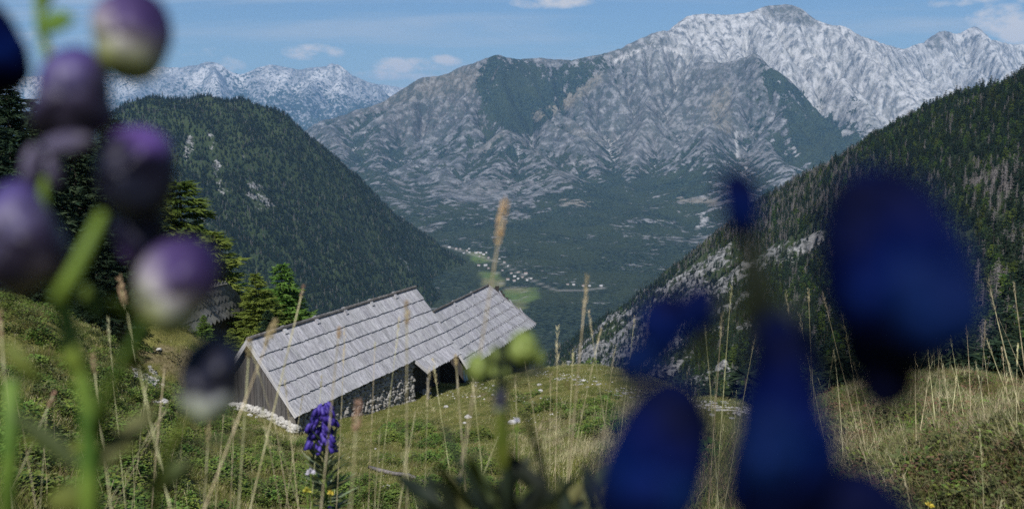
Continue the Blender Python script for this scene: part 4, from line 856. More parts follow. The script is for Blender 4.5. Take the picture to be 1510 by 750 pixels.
# ------------------------------------------------------------------ near trees
def conifer_near(i, larch):
    if larch: return conifer_crown(6.0, 1.6, 44, 7, 60, 300 + i, .08, .05, (.22, .036), .10, .7, .01, .36)
    return conifer_crown(10.0, 2.3, 58, 8, 74, 400 + i, .30, .01, (.26, .040), .10, .7, 0, .3)
NEAR_LARCH = []; NEAR_SPRUCE = []
M_LARCHN = mat_foliage('sunlit_larch_needles', (0.055, 0.11, 0.018), (0.13, 0.205, 0.042), trans=.3)
for i in range(3):
    V, F = conifer_near(i, True); t_ = trunk_mb(6.0, .075, 6, .01); rg = random.Random(i)
    for k in range(46):
        f = .08 + .86 * k / 46; A_ = rg.random() * 6.28; l_ = 1.4 * (1 - f) ** .8; t_.tube([(0, 0, 6 * f), (math.cos(A_) * l_, math.sin(A_) * l_, 6 * f - .1 * l_)], [.018, .004], 3, False)
    NEAR_LARCH.append((mesh_np('crown', V, F, [M_LARCHN]), t_.mesh('trunk', [M_BARK])))
    V, F = conifer_near(i, False); t_ = trunk_mb(10.0, .14, 6)
    for k in range(60):
        f = .05 + .9 * k / 60; A_ = rg.random() * 6.28; l_ = 1.8 * (1 - f) ** .75; t_.tube([(0, 0, 10 * f), (math.cos(A_) * l_, math.sin(A_) * l_, 10 * f - .28 * l_)], [.03, .006], 3, False)
    NEAR_SPRUCE.append((mesh_np('crown', V, F, [M_SPRUCE]), t_.mesh('trunk', [M_BARK])))
def near_tree(kind, px, py_top, Y, label, dx=0, z0=None, wide=1.0, i=0, group=None):
    top = P(px, py_top, Y); zb = gz(top.x, top.y) if z0 is None else z0; h = top.z - zb
    src = (NEAR_LARCH if kind == 'larch_tree' else NEAR_SPRUCE)[i % 3]; H0 = 6.0 if kind == 'larch_tree' else 10.0
    e = empty(kind, (top.x, top.y, zb - .05), RNG.random() * 6.28); e.scale = (h / H0 * wide, h / H0 * wide, h / H0); tag(e, label, 'tree', group)
    obj('crown', src[0], e); obj('trunk', src[1], e)
near_tree('larch_tree', 413, 386, 53, 'bright green young larch standing alone just left of the long barn ridge', wide=1.15)
near_tree('larch_tree', 375, 400, 50, 'small larch between the lone larch and the old hut roof', i=1, wide=1.3)
near_tree('larch_tree', 262, 262, 54, 'tall sunlit larch rising behind the old hut', i=2, wide=1.4)
near_tree('larch_tree', 318, 338, 52, 'medium larch behind the right end of the old hut', i=0, wide=1.5)
near_tree('larch_tree', 300, 345, 56, 'larch between the tall sunlit larch and the medium one', i=1, wide=1.3)
near_tree('larch_tree', 232, 290, 52, 'sunlit larch left of the tall one, mostly behind the dark bud', i=0, wide=1.4)
near_tree('larch_tree', 392, 425, 51, 'low larch just left of the lone larch behind the barn ridge', i=2, wide=1.7)
near_tree('larch_tree', 432, 425, 54, 'low larch just right of the lone larch', i=1, wide=1.5)
near_tree('larch_tree', 300, 462, 41.5, 'small ragged larch growing before the hut roof', i=2, wide=1.5)
near_tree('larch_tree', 342, 482, 41.0, 'low larch bush at the right end of the hut, nearest the barn gable', i=0, wide=1.5)
for k, (px, py, Y, w, lb) in enumerate(((8, 108, 44, 1.0, 'tall dark spruce at the left edge of the picture'), (58, 150, 41, 1.1, 'dark spruce second from the left edge'), (105, 158, 46, 1.1, 'broad dark spruce behind the purple flower buds'), (165, 172, 50, 1.15, 'dark spruce with a pointed top left of the wooded hill'),
                                 (205, 235, 46, 1.2, 'dark spruce beside the tall sunlit larch'), (140, 300, 38, 1.3, 'lower dark spruce in front of the tall ones on the left'), (40, 330, 33, 1.3, 'small spruce at the top of the left bank'), (232, 330, 49, 1.2, 'dark spruce right behind the left end of the hut'), (-60, 60, 38, 1.2, 'tall spruce mostly beyond the left picture edge'),
                                 (395, 455, 49, 1.6, 'low dark spruce bush behind the long barn ridge'), (30, 140, 55, 1.6, 'broad spruce filling the gap at the left edge'), (85, 175, 58, 1.7, 'broad spruce behind the others, left of the wooded hill'), (140, 205, 60, 1.7, 'bushy spruce at the back between two pointed ones'), (185, 250, 56, 1.6, 'round-shouldered spruce at the back beside the wooded hill'))):
    near_tree('spruce_tree', px, py, Y, lb, i=k, wide=w)
for k, (px, py, Y, w, lb) in enumerate(((1405, 470, 40, 1.25, 'dark spruce top just beyond the grassy knoll on the right'), (1470, 500, 33, 1.3, 'smaller spruce beyond the knoll near the right edge'), (1355, 500, 46, 1.2, 'spruce beyond the knoll under the large blue flower'), (1240, 520, 52, 1.2, 'spruce between the two blue flowers beyond the knoll'), (1100, 545, 60, 1.1, 'dark spruce rooted below the stony meadow edge'), (1560, 430, 36, 1.2, 'spruce beyond the right picture edge'))):
    near_tree('spruce_tree', px, py, Y, lb, i=k + 1, wide=w)

# ------------------------------------------------------------------ stones, fallen pole, plants of the meadow
def pt_on_ground(px, py, y0=2.0, y1=70.0):
    ys = np.geomspace(y0, y1, 260); d = ray(px, py); X = d.x / d.y * ys; Z = d.z / d.y * ys; g = ground_z(X, ys); k = np.where(Z < g)[0]
    i = k[0] if len(k) else len(ys) - 1; return Vector((X[i], ys[i], g[i]))
def add_rock(px, py, s, label, mt=None, flat=.6, seed=0, grp=None):
    p = pt_on_ground(px, py); rg = random.Random(seed + int(px * 7 + py)); mb = MB(); q = s * p.y / FPX * .5
    stone_shape(mb, (0, 0, 0), (Vector((q, 0, 0)), Vector((0, q * .8, 0)), Vector((0, 0, q * flat))), rg)
    if s > 9: stone_shape(mb, (q * .7, -.2 * q, -.1 * q), (Vector((q * .5, 0, 0)), Vector((0, q * .5, 0)), Vector((0, 0, q * flat * .6))), rg)
    o = mb.build('rock', mt or M_WHITESTONE, loc=p + Vector((0, 0, q * flat * .35))); tag(o, label, 'rock', grp)
for a_ in ((212, 556, 9, 'white limestone block low on the left bank, left one of a pair'), (236, 546, 9, 'pale grey boulder at the top of the dry bank below the hut'), (222, 572, 12, 'small grey rock under the boulder on the dry bank'), (238, 598, 20, 'flat pale rock on the lower edge of the dry bank'), (80, 586, 13, 'white rock in the bushes at far left'), (100, 590, 9, 'grey stone beside the white rock at far left'),
           (627, 581, 18, 'large pale boulder at the corner of the stone wall'), (644, 584, 6, 'small stone right of the boulder at the wall corner'), (368, 614, 9, 'white stone on the grass below the plank gable'), (378, 617, 6, 'little white stone beside the gable footing'), (658, 604, 9, 'white stone lying on the lawn below the recess'), (690, 618, 12, 'flat pale stone in the middle of the lawn'), (685, 627, 7, 'small stone just left of the flat lawn stone'),
           (796, 572, 8, 'small white stone under the far barn eave'), (797, 580, 9, 'grey white stone on the lawn edge right of the barns'), (755, 627, 15, 'pale rock in the grass behind the green buds'), (727, 588, 6, 'tiny white stone left of the flower stem'), (410, 697, 8, 'stone near the left end of the fallen pole'), (570, 722, 14, 'flat pale stone under the fallen pole'), (860, 548 + 16, 6, 'white stone on the meadow rim'), (840, 640, 6, 'white stone in the dry grass in the middle'), (292, 742, 12, 'pale stone at the bottom left of the picture')):
    add_rock(*a_)
def rock_debris():
    rg = random.Random(12); mb = MB()
    for (x0, y0, x1, y1, n, s0, s1) in ((790, 546, 905, 572, 60, 1.2, 3.6), (905, 572, 1020, 592, 45, 1.2, 4), (1025, 590, 1112, 616, 150, 1.5, 5), (195, 548, 240, 574, 80, 3, 9), (225, 590, 260, 606, 22, 2, 6), (60, 575, 120, 600, 30, 2, 6), (640, 575, 830, 600, 45, 1.5, 4), (350, 620, 700, 740, 40, 1.5, 4), (750, 590, 900, 650, 30, 1.5, 4), (695, 560, 730, 580, 16, 2, 6)):
        for k in range(n):
            u = rg.random(); px = x0 + (x1 - x0) * u; py = y0 + (y1 - y0) * (.55 * u + .45 * rg.random()); p = pt_on_ground(px, py, 6); q = rg.uniform(s0, s1) * p.y / FPX * .5
            if p.y > 62: continue
            stone_shape(mb, p + Vector((0, 0, q * .2)), (Vector((q, 0, 0)), Vector((0, q, 0)), Vector((0, 0, q * .6))), rg)
    tag(mb.build('stones', M_WHITESTONE), 'scattered small white limestone rubble along the meadow rim and bank', kind='stuff')
rock_debris()
def fallen_pole():
    a, b = pt_on_ground(545, 694), pt_on_ground(645, 722); mb = MB(); pts = [a.lerp(b, k / 5) for k in range(6)]; pts = [Vector((p.x, p.y, gz(p.x, p.y) + .07)) for p in pts]
    mb.tube([p - a for p in pts], [.05, .055, .05, .05, .045, .04], 7); tag(mb.build('fallen_pole', M_DEADWOOD, loc=a, smooth=True), 'pale fallen wooden pole lying in the grass below the barn', 'pole')
fallen_pole()

def tarp():
    a, b, c, d, r, n = BARN2; p0 = c - n * .22 + r * .05; p1 = c - n * .22 + r * 2.1; m, nt, N, L, bs = mat('blue_tarpaulin'); t = NT(nt); L.new(t.mix(t.rng(t.noise(t.coord(), 3, 4), .3, .7), (0.012, 0.03, 0.07), (0.03, 0.07, 0.13)), bs.inputs['Base Color']); bs.inputs['Roughness'].default_value = .5
    V = []; F = []; nx, nz = 16, 8; zb = gz(p0.x, p0.y) + .05
    for i in range(nx + 1):
        for k in range(nz + 1):
            p = p0.lerp(p1, i / nx); w = .06 * math.sin(i * 1.7) * (.3 + k / nz); z = c.z - .12 - (c.z - .12 - zb) * k / nz; V.append((p.x + n.x * w - p0.x, p.y + n.y * w - p0.y, z - zb))
    for i in range(nx):
        for k in range(nz): q = i * (nz + 1) + k; F.append((q, q + 1, q + nz + 2, q + nz + 1))
    me = bpy.data.meshes.new('tarpaulin'); me.from_pydata(V, [], F); me.materials.append(m); o = obj('tarpaulin', me, None, (p0.x, p0.y, zb)); sm = o.modifiers.new('thickness', 'SOLIDIFY'); sm.thickness = .01; tag(o, 'dark blue tarpaulin hanging at the wall between the two barns', 'tarpaulin')
tarp()

# ------------------------------------------------------------------ grass, herbs and flowers
def mat_leaf(name, c1, c2, trans=.35, sc=30.0, rough=.6, hue=(.47, .53), val=(.7, 1.25)):
    m, nt, N, L, b = mat(name); t = NT(nt); p = t.coord('Object'); r = t.rand()
    c = t.mix(t.rng(t.noise(p, sc, 3), .35, .65), c1, c2); hs = N.new('ShaderNodeHueSaturation'); L.new(c, hs.inputs['Color'])
    L.new(t.rng(r, 0, 1, *hue, False), hs.inputs['Hue']); L.new(t.rng(t.m('FRACT', t.m('MULTIPLY', r, 9.1)), 0, 1, *val, False), hs.inputs['Value'])
    L.new(hs.outputs[0], b.inputs['Base Color']); b.inputs['Roughness'].default_value = rough; b.inputs['Specular IOR Level'].default_value = .25
    tb = N.new('ShaderNodeBsdfTranslucent'); L.new(hs.outputs[0], tb.inputs[0]); ms = N.new('ShaderNodeMixShader'); ms.inputs[0].default_value = trans
    out = [n for n in N if n.type == 'OUTPUT_MATERIAL'][0]; L.new(b.outputs[0], ms.inputs[1]); L.new(tb.outputs[0], ms.inputs[2]); L.new(ms.outputs[0], out.inputs[0]); return m
M_PALEL = mat_leaf('pale_leaf_undersides', (0.13, 0.17, 0.09), (0.25, 0.29, 0.17), .2)
M_STRAWD = mat_leaf('old_grass', (0.17, 0.14, 0.07), (0.34, 0.28, 0.15), .3)
M_GRASS = mat_leaf('green_grass', (0.12, 0.155, 0.030), (0.25, 0.25, 0.07))
M_STRAW = mat_leaf('dry_grass', (0.36, 0.32, 0.17), (0.64, 0.58, 0.36), .3)
M_SEED = mat_leaf('grass_seed_head', (0.30, 0.20, 0.11), (0.50, 0.36, 0.22), .25, 300)
M_HERB = mat_leaf('herb_leaves', (0.065, 0.11, 0.018), (0.15, 0.21, 0.040), .3)
M_HERBD = mat_leaf('dull_herb_leaves', (0.07, 0.09, 0.026), (0.14, 0.145, 0.055), .3)
M_REDH = mat_leaf('reddish_stems', (0.10, 0.055, 0.03), (0.19, 0.12, 0.07), .2)
M_STEM = mat_leaf('flower_stem_green', (0.055, 0.10, 0.014), (0.14, 0.19, 0.03), .15, 40)
M_DSTEM = mat_leaf('dark_flower_stem', (0.006, 0.010, 0.006), (0.016, 0.024, 0.012), .1, 40)
M_YEL = mat_leaf('yellow_petals', (0.55, 0.42, 0.05), (0.70, 0.55, 0.12), .3)
M_PINK = mat_leaf('pink_petals', (0.42, 0.10, 0.38), (0.60, 0.22, 0.52), .3)
M_WHT = mat_leaf('whitish_petals', (0.5, 0.48, 0.55), (0.66, 0.64, 0.70), .3)

def blades(n, R, h, w, rng, lean=.35, mat_=None, name='grass_tuft', segs=2, curl=.3):
    a = rng.random(n) * 6.283; rr = R * np.sqrt(rng.random(n)); base = np.stack([np.cos(a) * rr, np.sin(a) * rr, np.full(n, -.02)], 1)
    d = rng.random(n) * 6.283; out = np.stack([np.cos(d), np.sin(d), np.zeros(n)], 1); H = h * (.45 + .75 * rng.random(n)); le = lean * (.2 + rng.random(n)); sd = np.stack([-np.sin(d + 1), np.cos(d + 1), np.zeros(n)], 1)
    V = []; k = segs + 1; V = np.empty((n, 2 * segs + 1, 3))
    for s in range(segs + 1):
        f = s / segs; c = base + out * (H * le * f ** 1.6)[:, None]; c[:, 2] += H * (f - curl * f * f * le); ww = w * (1 - .75 * f)
        if s < segs: V[:, 2 * s] = c - sd * ww / 2; V[:, 2 * s + 1] = c + sd * ww / 2
        else: V[:, 2 * s] = c
    off = np.arange(n)[:, None] * (2 * segs + 1); T = []
    for s in range(segs - 1): T += [[2 * s, 2 * s + 1, 2 * s + 3], [2 * s, 2 * s + 3, 2 * s + 2]]
    T.append([2 * segs - 2, 2 * segs - 1, 2 * segs]); F = (off[:, None] + np.array(T)[None]).reshape(-1, 3)
    return V.reshape(-1, 3), F
def herb_clump(n, R, h, lf, rng):
    """small broad leaves at many heights, each a folded diamond of four triangles"""
    a = rng.random(n) * 6.283; rr = R * rng.random(n) ** .6; z = h * rng.random(n) ** .7 * (1 - .5 * (rr / R) ** 2); c = np.stack([np.cos(a) * rr, np.sin(a) * rr, z], 1)
    d = a + rng.normal(size=n) * .8; u = np.stack([np.cos(d), np.sin(d), rng.random(n) * .9 - .35], 1); u /= np.linalg.norm(u, axis=1)[:, None]; s = np.cross(u, [0, 0, 1.0]); s /= np.linalg.norm(s, axis=1)[:, None]; L_ = lf * (.6 + .8 * rng.random(n))[:, None]
    up = np.cross(s, u); V = np.stack([c, c + u * L_ * .5 - s * L_ * .38 + up * L_ * .10, c + u * L_, c + u * L_ * .5 + s * L_ * .38 + up * L_ * .10], 1)
    off = np.arange(n)[:, None] * 4; F = (off[:, None] + np.array([[0, 1, 2], [0, 2, 3]])[None]).reshape(-1, 3); return V.reshape(-1, 3), F
rgg = np.random.default_rng(77)
def src(name, VF, m, extra=None):
    V, F = VF; mats = [m]; fm = np.zeros(len(F))
    if extra:
        (V2, F2), m2 = extra; F = np.r_[F, F2 + len(V)]; V = np.r_[V, V2]; fm = np.r_[fm, np.ones(len(F2))]; mats.append(m2)
    return unlinked(name, mesh_np(name, V, F, mats, False, fm))
LAWN = [src('grass_tuft', blades(60, .20, .07, .007, rgg, .9), M_GRASS, (blades(12, .2, .09, .006, rgg, .7), M_STRAW)) for _ in range(3)]
TUFT = [src('grass_tuft', blades(70, .13, .22, .005, rgg, .6, segs=3), M_GRASS, (blades(26, .13, .26, .004, rgg, .6, segs=3), M_STRAWD)) for _ in range(3)]
DRYT = [src('dry_tuft', blades(60, .12, .30, .0042, rgg, .55, segs=3), M_STRAW, (blades(25, .1, .2, .005, rgg, .7, segs=3), M_GRASS)) for _ in range(3)]
DRYO = [src('dry_tuft', blades(70, .14, .22, .0045, rgg, .7, segs=3), M_STRAWD, (blades(30, .1, .16, .005, rgg, .8, segs=3), M_REDH)) for _ in range(2)]
HERB = [src('herb', herb_clump(120, .20, .22, .055, rgg), M_HERB), src('herb', herb_clump(90, .17, .16, .05, rgg), M_HERB), src('herb', herb_clump(90, .2, .18, .045, rgg), M_HERBD)]
FINE = [src('small_herb', herb_clump(90, .09, .08, .018, rgg), M_HERBD), src('small_herb', herb_clump(80, .08, .07, .016, rgg), M_HERB), src('small_herb', herb_clump(60, .08, .08, .014, rgg), M_REDH)]
def stalk_mesh(name, h, rng, branched=True):
    mb = MB(); ln = rng.uniform(.02, .22); q = rng.uniform(0, 6.28); pts = [Vector((math.cos(q) * ln * h * (k / 5) ** 1.8, math.sin(q) * ln * h * (k / 5) ** 1.8, h * k / 5)) for k in range(6)]; mb.tube(pts, [.0013, .0012, .0011, .0010, .0008, .0006], 3, False)
    for k in range(22):
        f = .80 + .2 * k / 22; p = pts[4].lerp(pts[5], max(0, (f - .8) / .2)); a = rng.uniform(0, 6.28); d = Vector((math.cos(a) * .35, math.sin(a) * .35, 1)).normalized(); L_ = rng.uniform(.006, .014)
        s = d.orthogonal().normalized() * .0016; mb.add([p - s, p + d * L_ * .5 - s * 1.2, p + d * L_, p + d * L_ * .5 + s * 1.2, p + s], [(0, 1, 2, 3, 4)])
    return mb
rs = random.Random(5)
STALK = [unlinked('dry_stalk', stalk_mesh('dry_stalk', h, rs).mesh('dry_stalk', [M_STRAW])) for h in (.45, .6, .75, .55)]

def field(n, y0, y1, x_of=None, power=1.0, margin=1.12):
    u = RNG.random(n); Y = (y0 ** (1 - power) + u * (y1 ** (1 - power) - y0 ** (1 - power))) ** (1 / (1 - power)) if power != 1 else y0 * (y1 / y0) ** u
    X = RNG.uniform(-.56, .56, n) * Y * margin; Z = ground_z(X, Y); px, py = pix(X, Y, Z); return X, Y, Z, px, py
def barn_clear(X, Y):
    ok = np.ones(X.shape, bool)
    for g in (BARN, BARN2):
        a, c = g[0], g[2]; r, n = g[-2], g[-1]; L_ = (g[1] - a).length; u = (X - a.x) * r.x + (Y - a.y) * r.y; v = (X - a.x) * n.x + (Y - a.y) * n.y; hw = (c - a).dot(n)
        ok &= ~((u > -.1) & (u < L_ + .2) & (v > -hw) & (v < hw - .15))
    return ok
def put(name, srcs, X, Y, Z, mask, s0, s1, label, tilt=.15):
    m = mask & barn_clear(X, Y); n = int(m.sum()); scatter(name, srcs, np.c_[X, Y, Z][m], RNG.random(n) * 6.283, RNG.uniform(s0, s1, n), label, RNG.normal(size=(n, 2)) * tilt)
def meadow():
    lush = [[(300, 640), (460, 660), (450, 750), (250, 750)], [(560, 635), (620, 625), (700, 660), (720, 700), (600, 690), (560, 670)], [(0, 440), (180, 500), (340, 600), (330, 750), (0, 750)], [(640, 630), (720, 640), (710, 680), (640, 670)], [(770, 590), (900, 590), (920, 640), (820, 640)], [(0, 690), (760, 720), (760, 760), (0, 760)]]
    dryp = [[(790, 600), (1000, 600), (1020, 750), (820, 750), (760, 680)], [(180, 510), (330, 515), (310, 590), (250, 560)], [(340, 640), (450, 630), (440, 670)]]
    def pm(px, py, polys, s=14): return np.max([poly_soft(px, py, q, s) for q in polys], axis=0)
    X, Y, Z, px, py = field(42000, 9, 58, power=0.2); nz = fbm(X, Y, 1.7, 3, 301)
    put('lawn_grass', LAWN, X, Y, Z, (RNG.random(len(X)) < .25 + .9 * nz), .7, 1.5, 'short cropped green grass of the meadow around the barns')
    X, Y, Z, px, py = field(26000, 7, 42, power=.8); nz = fbm(X, Y, 1.4, 4, 302); k = pm(px, py, lush); left = sstep(420, 300, px) * .5
    put('herbs', HERB, X, Y, Z, (RNG.random(len(X)) < (k * 1.0 + left) * sstep(.36, .56, nz) + .03 * (nz > .6)) & (Y < 44) & (px < 1120), .6, 1.5, 'leafy green herbs and nettles growing over the meadow and left bank')
    X, Y, Z, px, py = field(24000, 4, 40, power=.9); nz = fbm(X, Y, 1.2, 4, 303); k = pm(px, py, lush, 20) * .3 + .06
    put('grass_tufts', TUFT, X, Y, Z, (RNG.random(len(X)) < k * sstep(.3, .6, nz)) & (px < 1180), .7, 1.5, 'longer green and yellow grass tufts among the herbs')
    X, Y, Z, px, py = field(30000, 3, 45, power=1); k = pm(px, py, dryp, 30)
    put('dry_grass', DRYT, X, Y, Z, RNG.random(len(X)) < k * .40 * sstep(.35, .62, fbm(X, Y, 1.0, 4, 304)) * (px < 1090) + .004 * (px < 1090), .6, 1.25, 'straw coloured dry grass tufts in the middle of the meadow')
    # the knoll on the right and the rim next to the camera
    X, Y, Z, px, py = field(52000, 1.6, 11, power=1.2); kn = sstep(1080, 1230, px) * (Y > 1.6) + 0; kn = np.maximum(kn, sstep(880, 1000, px) * .6)
    nz = fbm(X, Y, .5, 4, 305)
    put('knoll_herbs', FINE, X, Y, Z, RNG.random(len(X)) < kn * (.35 + .4 * nz), .35, 1.2, 'low green and reddish herbs on the dry grassy knoll', .2)
    put('knoll_grass', [TUFT[0], TUFT[1], TUFT[2], DRYT[0], DRYO[0], DRYO[1]], X, Y, Z, RNG.random(len(X)) < kn * (.20 + .30 * sstep(6.0, 3.6, Y) + .20 * sstep(.2, .6, fbm(X, Y, .7, 3, 306))), .22, .55, 'mixed green and dry grass on the knoll in the right foreground', .35)
    X, Y, Z, px, py = field(5200, 1.2, 14, power=1); kn = sstep(1090, 1230, px)
    put('dry_stalks', STALK, X, Y, Z, RNG.random(len(X)) < kn * .13 * sstep(.3, .6, fbm(X, Y, 1.1, 3, 307)) + .015 * (px > 1000) * (Y > 5), .5, 1.0, 'thin dry grass stalks rising from the knoll', .16)
    X, Y, Z, px, py = field(3800, 9, 30, power=1); put('meadow_stalks', STALK, X, Y, Z, (px < 1120) & (RNG.random(len(X)) < .10 + .5 * pm(px, py, dryp, 30)), .8, 1.5, 'dry grass stalks scattered over the meadow', .12)
meadow()

# ---- single grass stalks in front of the camera
def grass_stalk(top, base, Y, label, head=None, w=1.3, group=None, m=None, bend=.0):
    """top and base are photo pixels at distance Y; the stem goes on below the base down to the ground; head = length of the seed head in pixels"""
    t, b = P(*top, Y), P(*base, Y * .985); d = (b - t); g = gz(b.x, b.y); foot = b.copy()
    if b.z > g: foot = b + d.normalized() * min((b.z - g) / max(-d.normalized().z, .3), 2.0)
    root = empty('grass_stalk', foot); tag(root, label, 'grass stalk', group); mb = MB(); n = 10; pts = []
    side = Vector((1, .3, 0)) * bend * (t - foot).length
    for k in range(n + 1): f = k / n; pts.append(foot.lerp(t, f) + side * (f * f - f) * -1 - foot)
    r0 = w * Y / FPX * .5; mb.tube(pts, [r0 * (1.15 - .6 * k / n) for k in range(n + 1)], 5, True); mb.build('stem', m or M_STRAW, root, True)
    if head:
        L_, wd = head; ax = (pts[-1] - pts[-2]).normalized(); p0 = pts[-1] - ax * (L_ * Y / FPX) * .75; mb = MB(); rg = random.Random(int(top[0] * 3 + top[1])); q = ax.orthogonal().normalized(); q2 = ax.cross(q); Lw = L_ * Y / FPX; ww = wd * Y / FPX * .5
        for k in range(int(60 if wd > 5 else 34)):
            f = rg.random(); c = p0 + ax * Lw * f; a = rg.random() * 6.28; o = (q * math.cos(a) + q2 * math.sin(a)); rr = ww * (math.sin(math.pi * min(1, f * .9 + .08)) ** .6); dd = (ax * 1.0 + o * .35).normalized(); l_ = Lw * .16; s = dd.cross(o).normalized() * ww * .22
            c = c + o * rr * .55; mb.add([c - s * .5, c + dd * l_ * .5 - s + o * ww * .1, c + dd * l_, c + dd * l_ * .5 + s + o * ww * .1, c + s * .5, c + dd * l_ * .5 + o * ww * .4], [(0, 1, 5), (1, 2, 5), (2, 3, 5), (3, 4, 5), (0, 5, 4)])
        mb.build('seed_head', M_SEED if head[1] > 4.9 else M_STRAW, root)
    return root
HEADS = [((742, 312), (725, 420), .95, (68, 13), 'blurred thick tawny seed head standing against the valley meadows'), ((600, 455), (603, 748), 1.3, (38, 8), 'brown seed head over the long barn roof, nearer its right end'), ((500, 487), (497, 515), 1.5, (20, 7), 'short tan seed head over the middle of the long barn roof'), ((402, 483), (385, 530), 1.2, (42, 11), 'slanting tan seed head at the upper left corner of the barn roof'),
         ((368, 508), (352, 742), 1.3, (30, 9), 'brown seed head before the left end of the barn ridge'), ((447, 425), (415, 560), 1.7, (22, 5), 'slim tan seed head tall beside the lone larch'), ((527, 603), (523, 680), .95, (46, 13), 'thick blurred pale seed head right of the purple monkshood'), ((672, 527), (688, 742), 1.6, (16, 6), 'brown hooked seed head before the dark recess between the barns'),
         ((178, 420), (190, 470), 1.2, (48, 9), 'twisted tan seed head left of the old hut'), ((864, 425), (838, 712), 1.4, (62, 4.6), 'tall thick pale seed head rising above the meadow rim in the middle'), ((243, 540), (238, 600), 1.6, (14, 5), 'small drooping seed head near the bank stones'), ((138, 530), (146, 590), 1.2, (30, 8), 'brown seed head in front of the left bank'),
         ((78, 583), (20, 720), 1.4, (26, 8), 'pale seed head by the white rock at far left'), ((308, 625), (300, 745), 1.3, (40, 7), 'brown seed head below the dark flower bud'), ((0, 470), (25, 745), .9, (40, 6), 'thick reddish stalk at the left picture edge')]
for top, base, Y, hd, lb in HEADS: grass_stalk(top, base, Y, lb, hd, w=3.0 if Y > 1 else 4.0, bend=random.uniform(-.02, .02))
rs2 = random.Random(31)
STK = [((553, 508), (545, 745), 2.2), ((588, 480), (562, 742), 2.3), ((508, 500), (500, 640), 2.5), ((612, 610), (590, 745), 2.0), ((640, 540), (655, 620), 2.4), ((632, 560), (628, 742), 2.1), ((560, 640), (557, 700), 2.2), ((600, 655), (585, 748), 1.9), ((596, 680), (612, 748), 1.9), ((474, 560), (470, 600), 2.6), ((246, 600), (165, 745), 2.0), ((232, 620), (160, 748), 1.6),
       ((330, 615), (320, 742), 2.3), ((345, 618), (335, 745), 2.1), ((390, 620), (415, 742), 2.0), ((405, 622), (425, 745), 2.2), ((216, 565), (205, 640), 2.4), ((160, 480), (172, 600), 2.2), ((20, 560), (45, 748), 1.5), ((68, 620), (60, 745), 1.8), ((275, 600), (262, 745), 1.9), ((445, 590), (425, 745), 2.4), ((420, 560), (440, 745), 2.0), ((376, 530), (443, 748), 1.7),
       ((760, 560), (775, 748), 2.2), ((800, 620), (750, 742), 2.3), ((822, 500), (820, 560), 2.6), ((885, 490), (838, 748), 2.4), ((870, 470), (900, 640), 2.3), ((812, 560), (808, 742), 2.5), ((935, 470), (925, 540), 2.7), ((958, 455), (920, 700), 2.5), ((770, 505), (800, 690), 2.1), ((845, 520), (830, 745), 2.2), ((905, 520), (870, 745), 2.3), ((697, 560), (715, 742), 2.2), ((735, 640), (700, 745), 1.9),
       ((1078, 430), (1062, 690), 2.9), ((1065, 470), (1052, 700), 2.7), ((1040, 480), (1055, 745), 3.0), ((1112, 500), (1075, 720), 2.8), ((1180, 470), (1215, 640), 3.6), ((1192, 430), (1205, 620), 3.8), ((1215, 440), (1262, 620), 3.5), ((1245, 480), (1272, 640), 4.2), ((1230, 520), (1240, 640), 4.4), ((1260, 540), (1285, 620), 4.6), ((1160, 440), (1195, 620), 3.4),
       ((1350, 520), (1352, 690), 4.0), ((1372, 540), (1362, 600), 4.4), ((1366, 500), (1378, 612), 4.7), ((1402, 500), (1425, 640), 4.2), ((1425, 480), (1430, 600), 4.6), ((1460, 425), (1508, 620), 3.6), ((1495, 420), (1518, 600), 3.4), ((1455, 500), (1500, 620), 4.0), ((1388, 530), (1400, 610), 4.8), ((1410, 560), (1402, 620), 5.0), ((1440, 540), (1452, 620), 4.6), ((1478, 520), (1490, 610), 4.4)]
for i, (top, base, Y) in enumerate(STK):
    right = top[0] > 1150
    grass_stalk(top, base, Y, 'thin straw coloured grass stalk standing on the knoll at right before the forest' if right else ('thin straw coloured grass stalk rising in front of the meadow' if top[0] < 1030 else 'thin straw coloured grass stalk between the two dark blue flowers'),
                (rs2.uniform(24, 60), rs2.uniform(2.0, 3.2)) if i % 3 else (rs2.uniform(14, 24), 3), w=rs2.uniform(1.0, 1.5), group='dry grass stalks on the right knoll' if right else ('dry grass stalks before the meadow' if top[0] < 1030 else 'dry grass stalks between the blue flowers'), bend=rs2.uniform(-.05, .05))

# ---- monkshood: petals and buds are closed, inflated shapes whose colour gradients include painted light and shade
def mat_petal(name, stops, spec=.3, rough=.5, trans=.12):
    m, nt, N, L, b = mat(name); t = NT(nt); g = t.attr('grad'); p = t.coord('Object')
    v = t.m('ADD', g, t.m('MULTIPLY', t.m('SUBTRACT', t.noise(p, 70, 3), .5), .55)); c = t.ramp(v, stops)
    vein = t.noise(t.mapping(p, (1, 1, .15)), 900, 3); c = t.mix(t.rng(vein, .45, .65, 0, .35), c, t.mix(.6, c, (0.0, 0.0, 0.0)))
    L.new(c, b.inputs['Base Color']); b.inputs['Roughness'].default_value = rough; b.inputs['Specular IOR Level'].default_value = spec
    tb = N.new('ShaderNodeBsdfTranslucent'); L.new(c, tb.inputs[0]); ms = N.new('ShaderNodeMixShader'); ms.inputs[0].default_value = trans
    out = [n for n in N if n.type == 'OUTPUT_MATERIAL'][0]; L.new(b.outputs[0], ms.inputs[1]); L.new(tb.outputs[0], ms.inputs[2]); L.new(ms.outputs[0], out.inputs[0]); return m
M_BUD = mat_petal('monkshood_bud', [(0.0, (0.10, 0.12, 0.02)), (0.18, (0.20, 0.22, 0.07)), (0.36, (0.28, 0.28, 0.22)), (0.54, (0.20, 0.17, 0.22)), (0.72, (0.066, 0.042, 0.13)), (1, (0.018, 0.008, 0.05))])  # green to purple is the bud's own; the dark end is painted shade
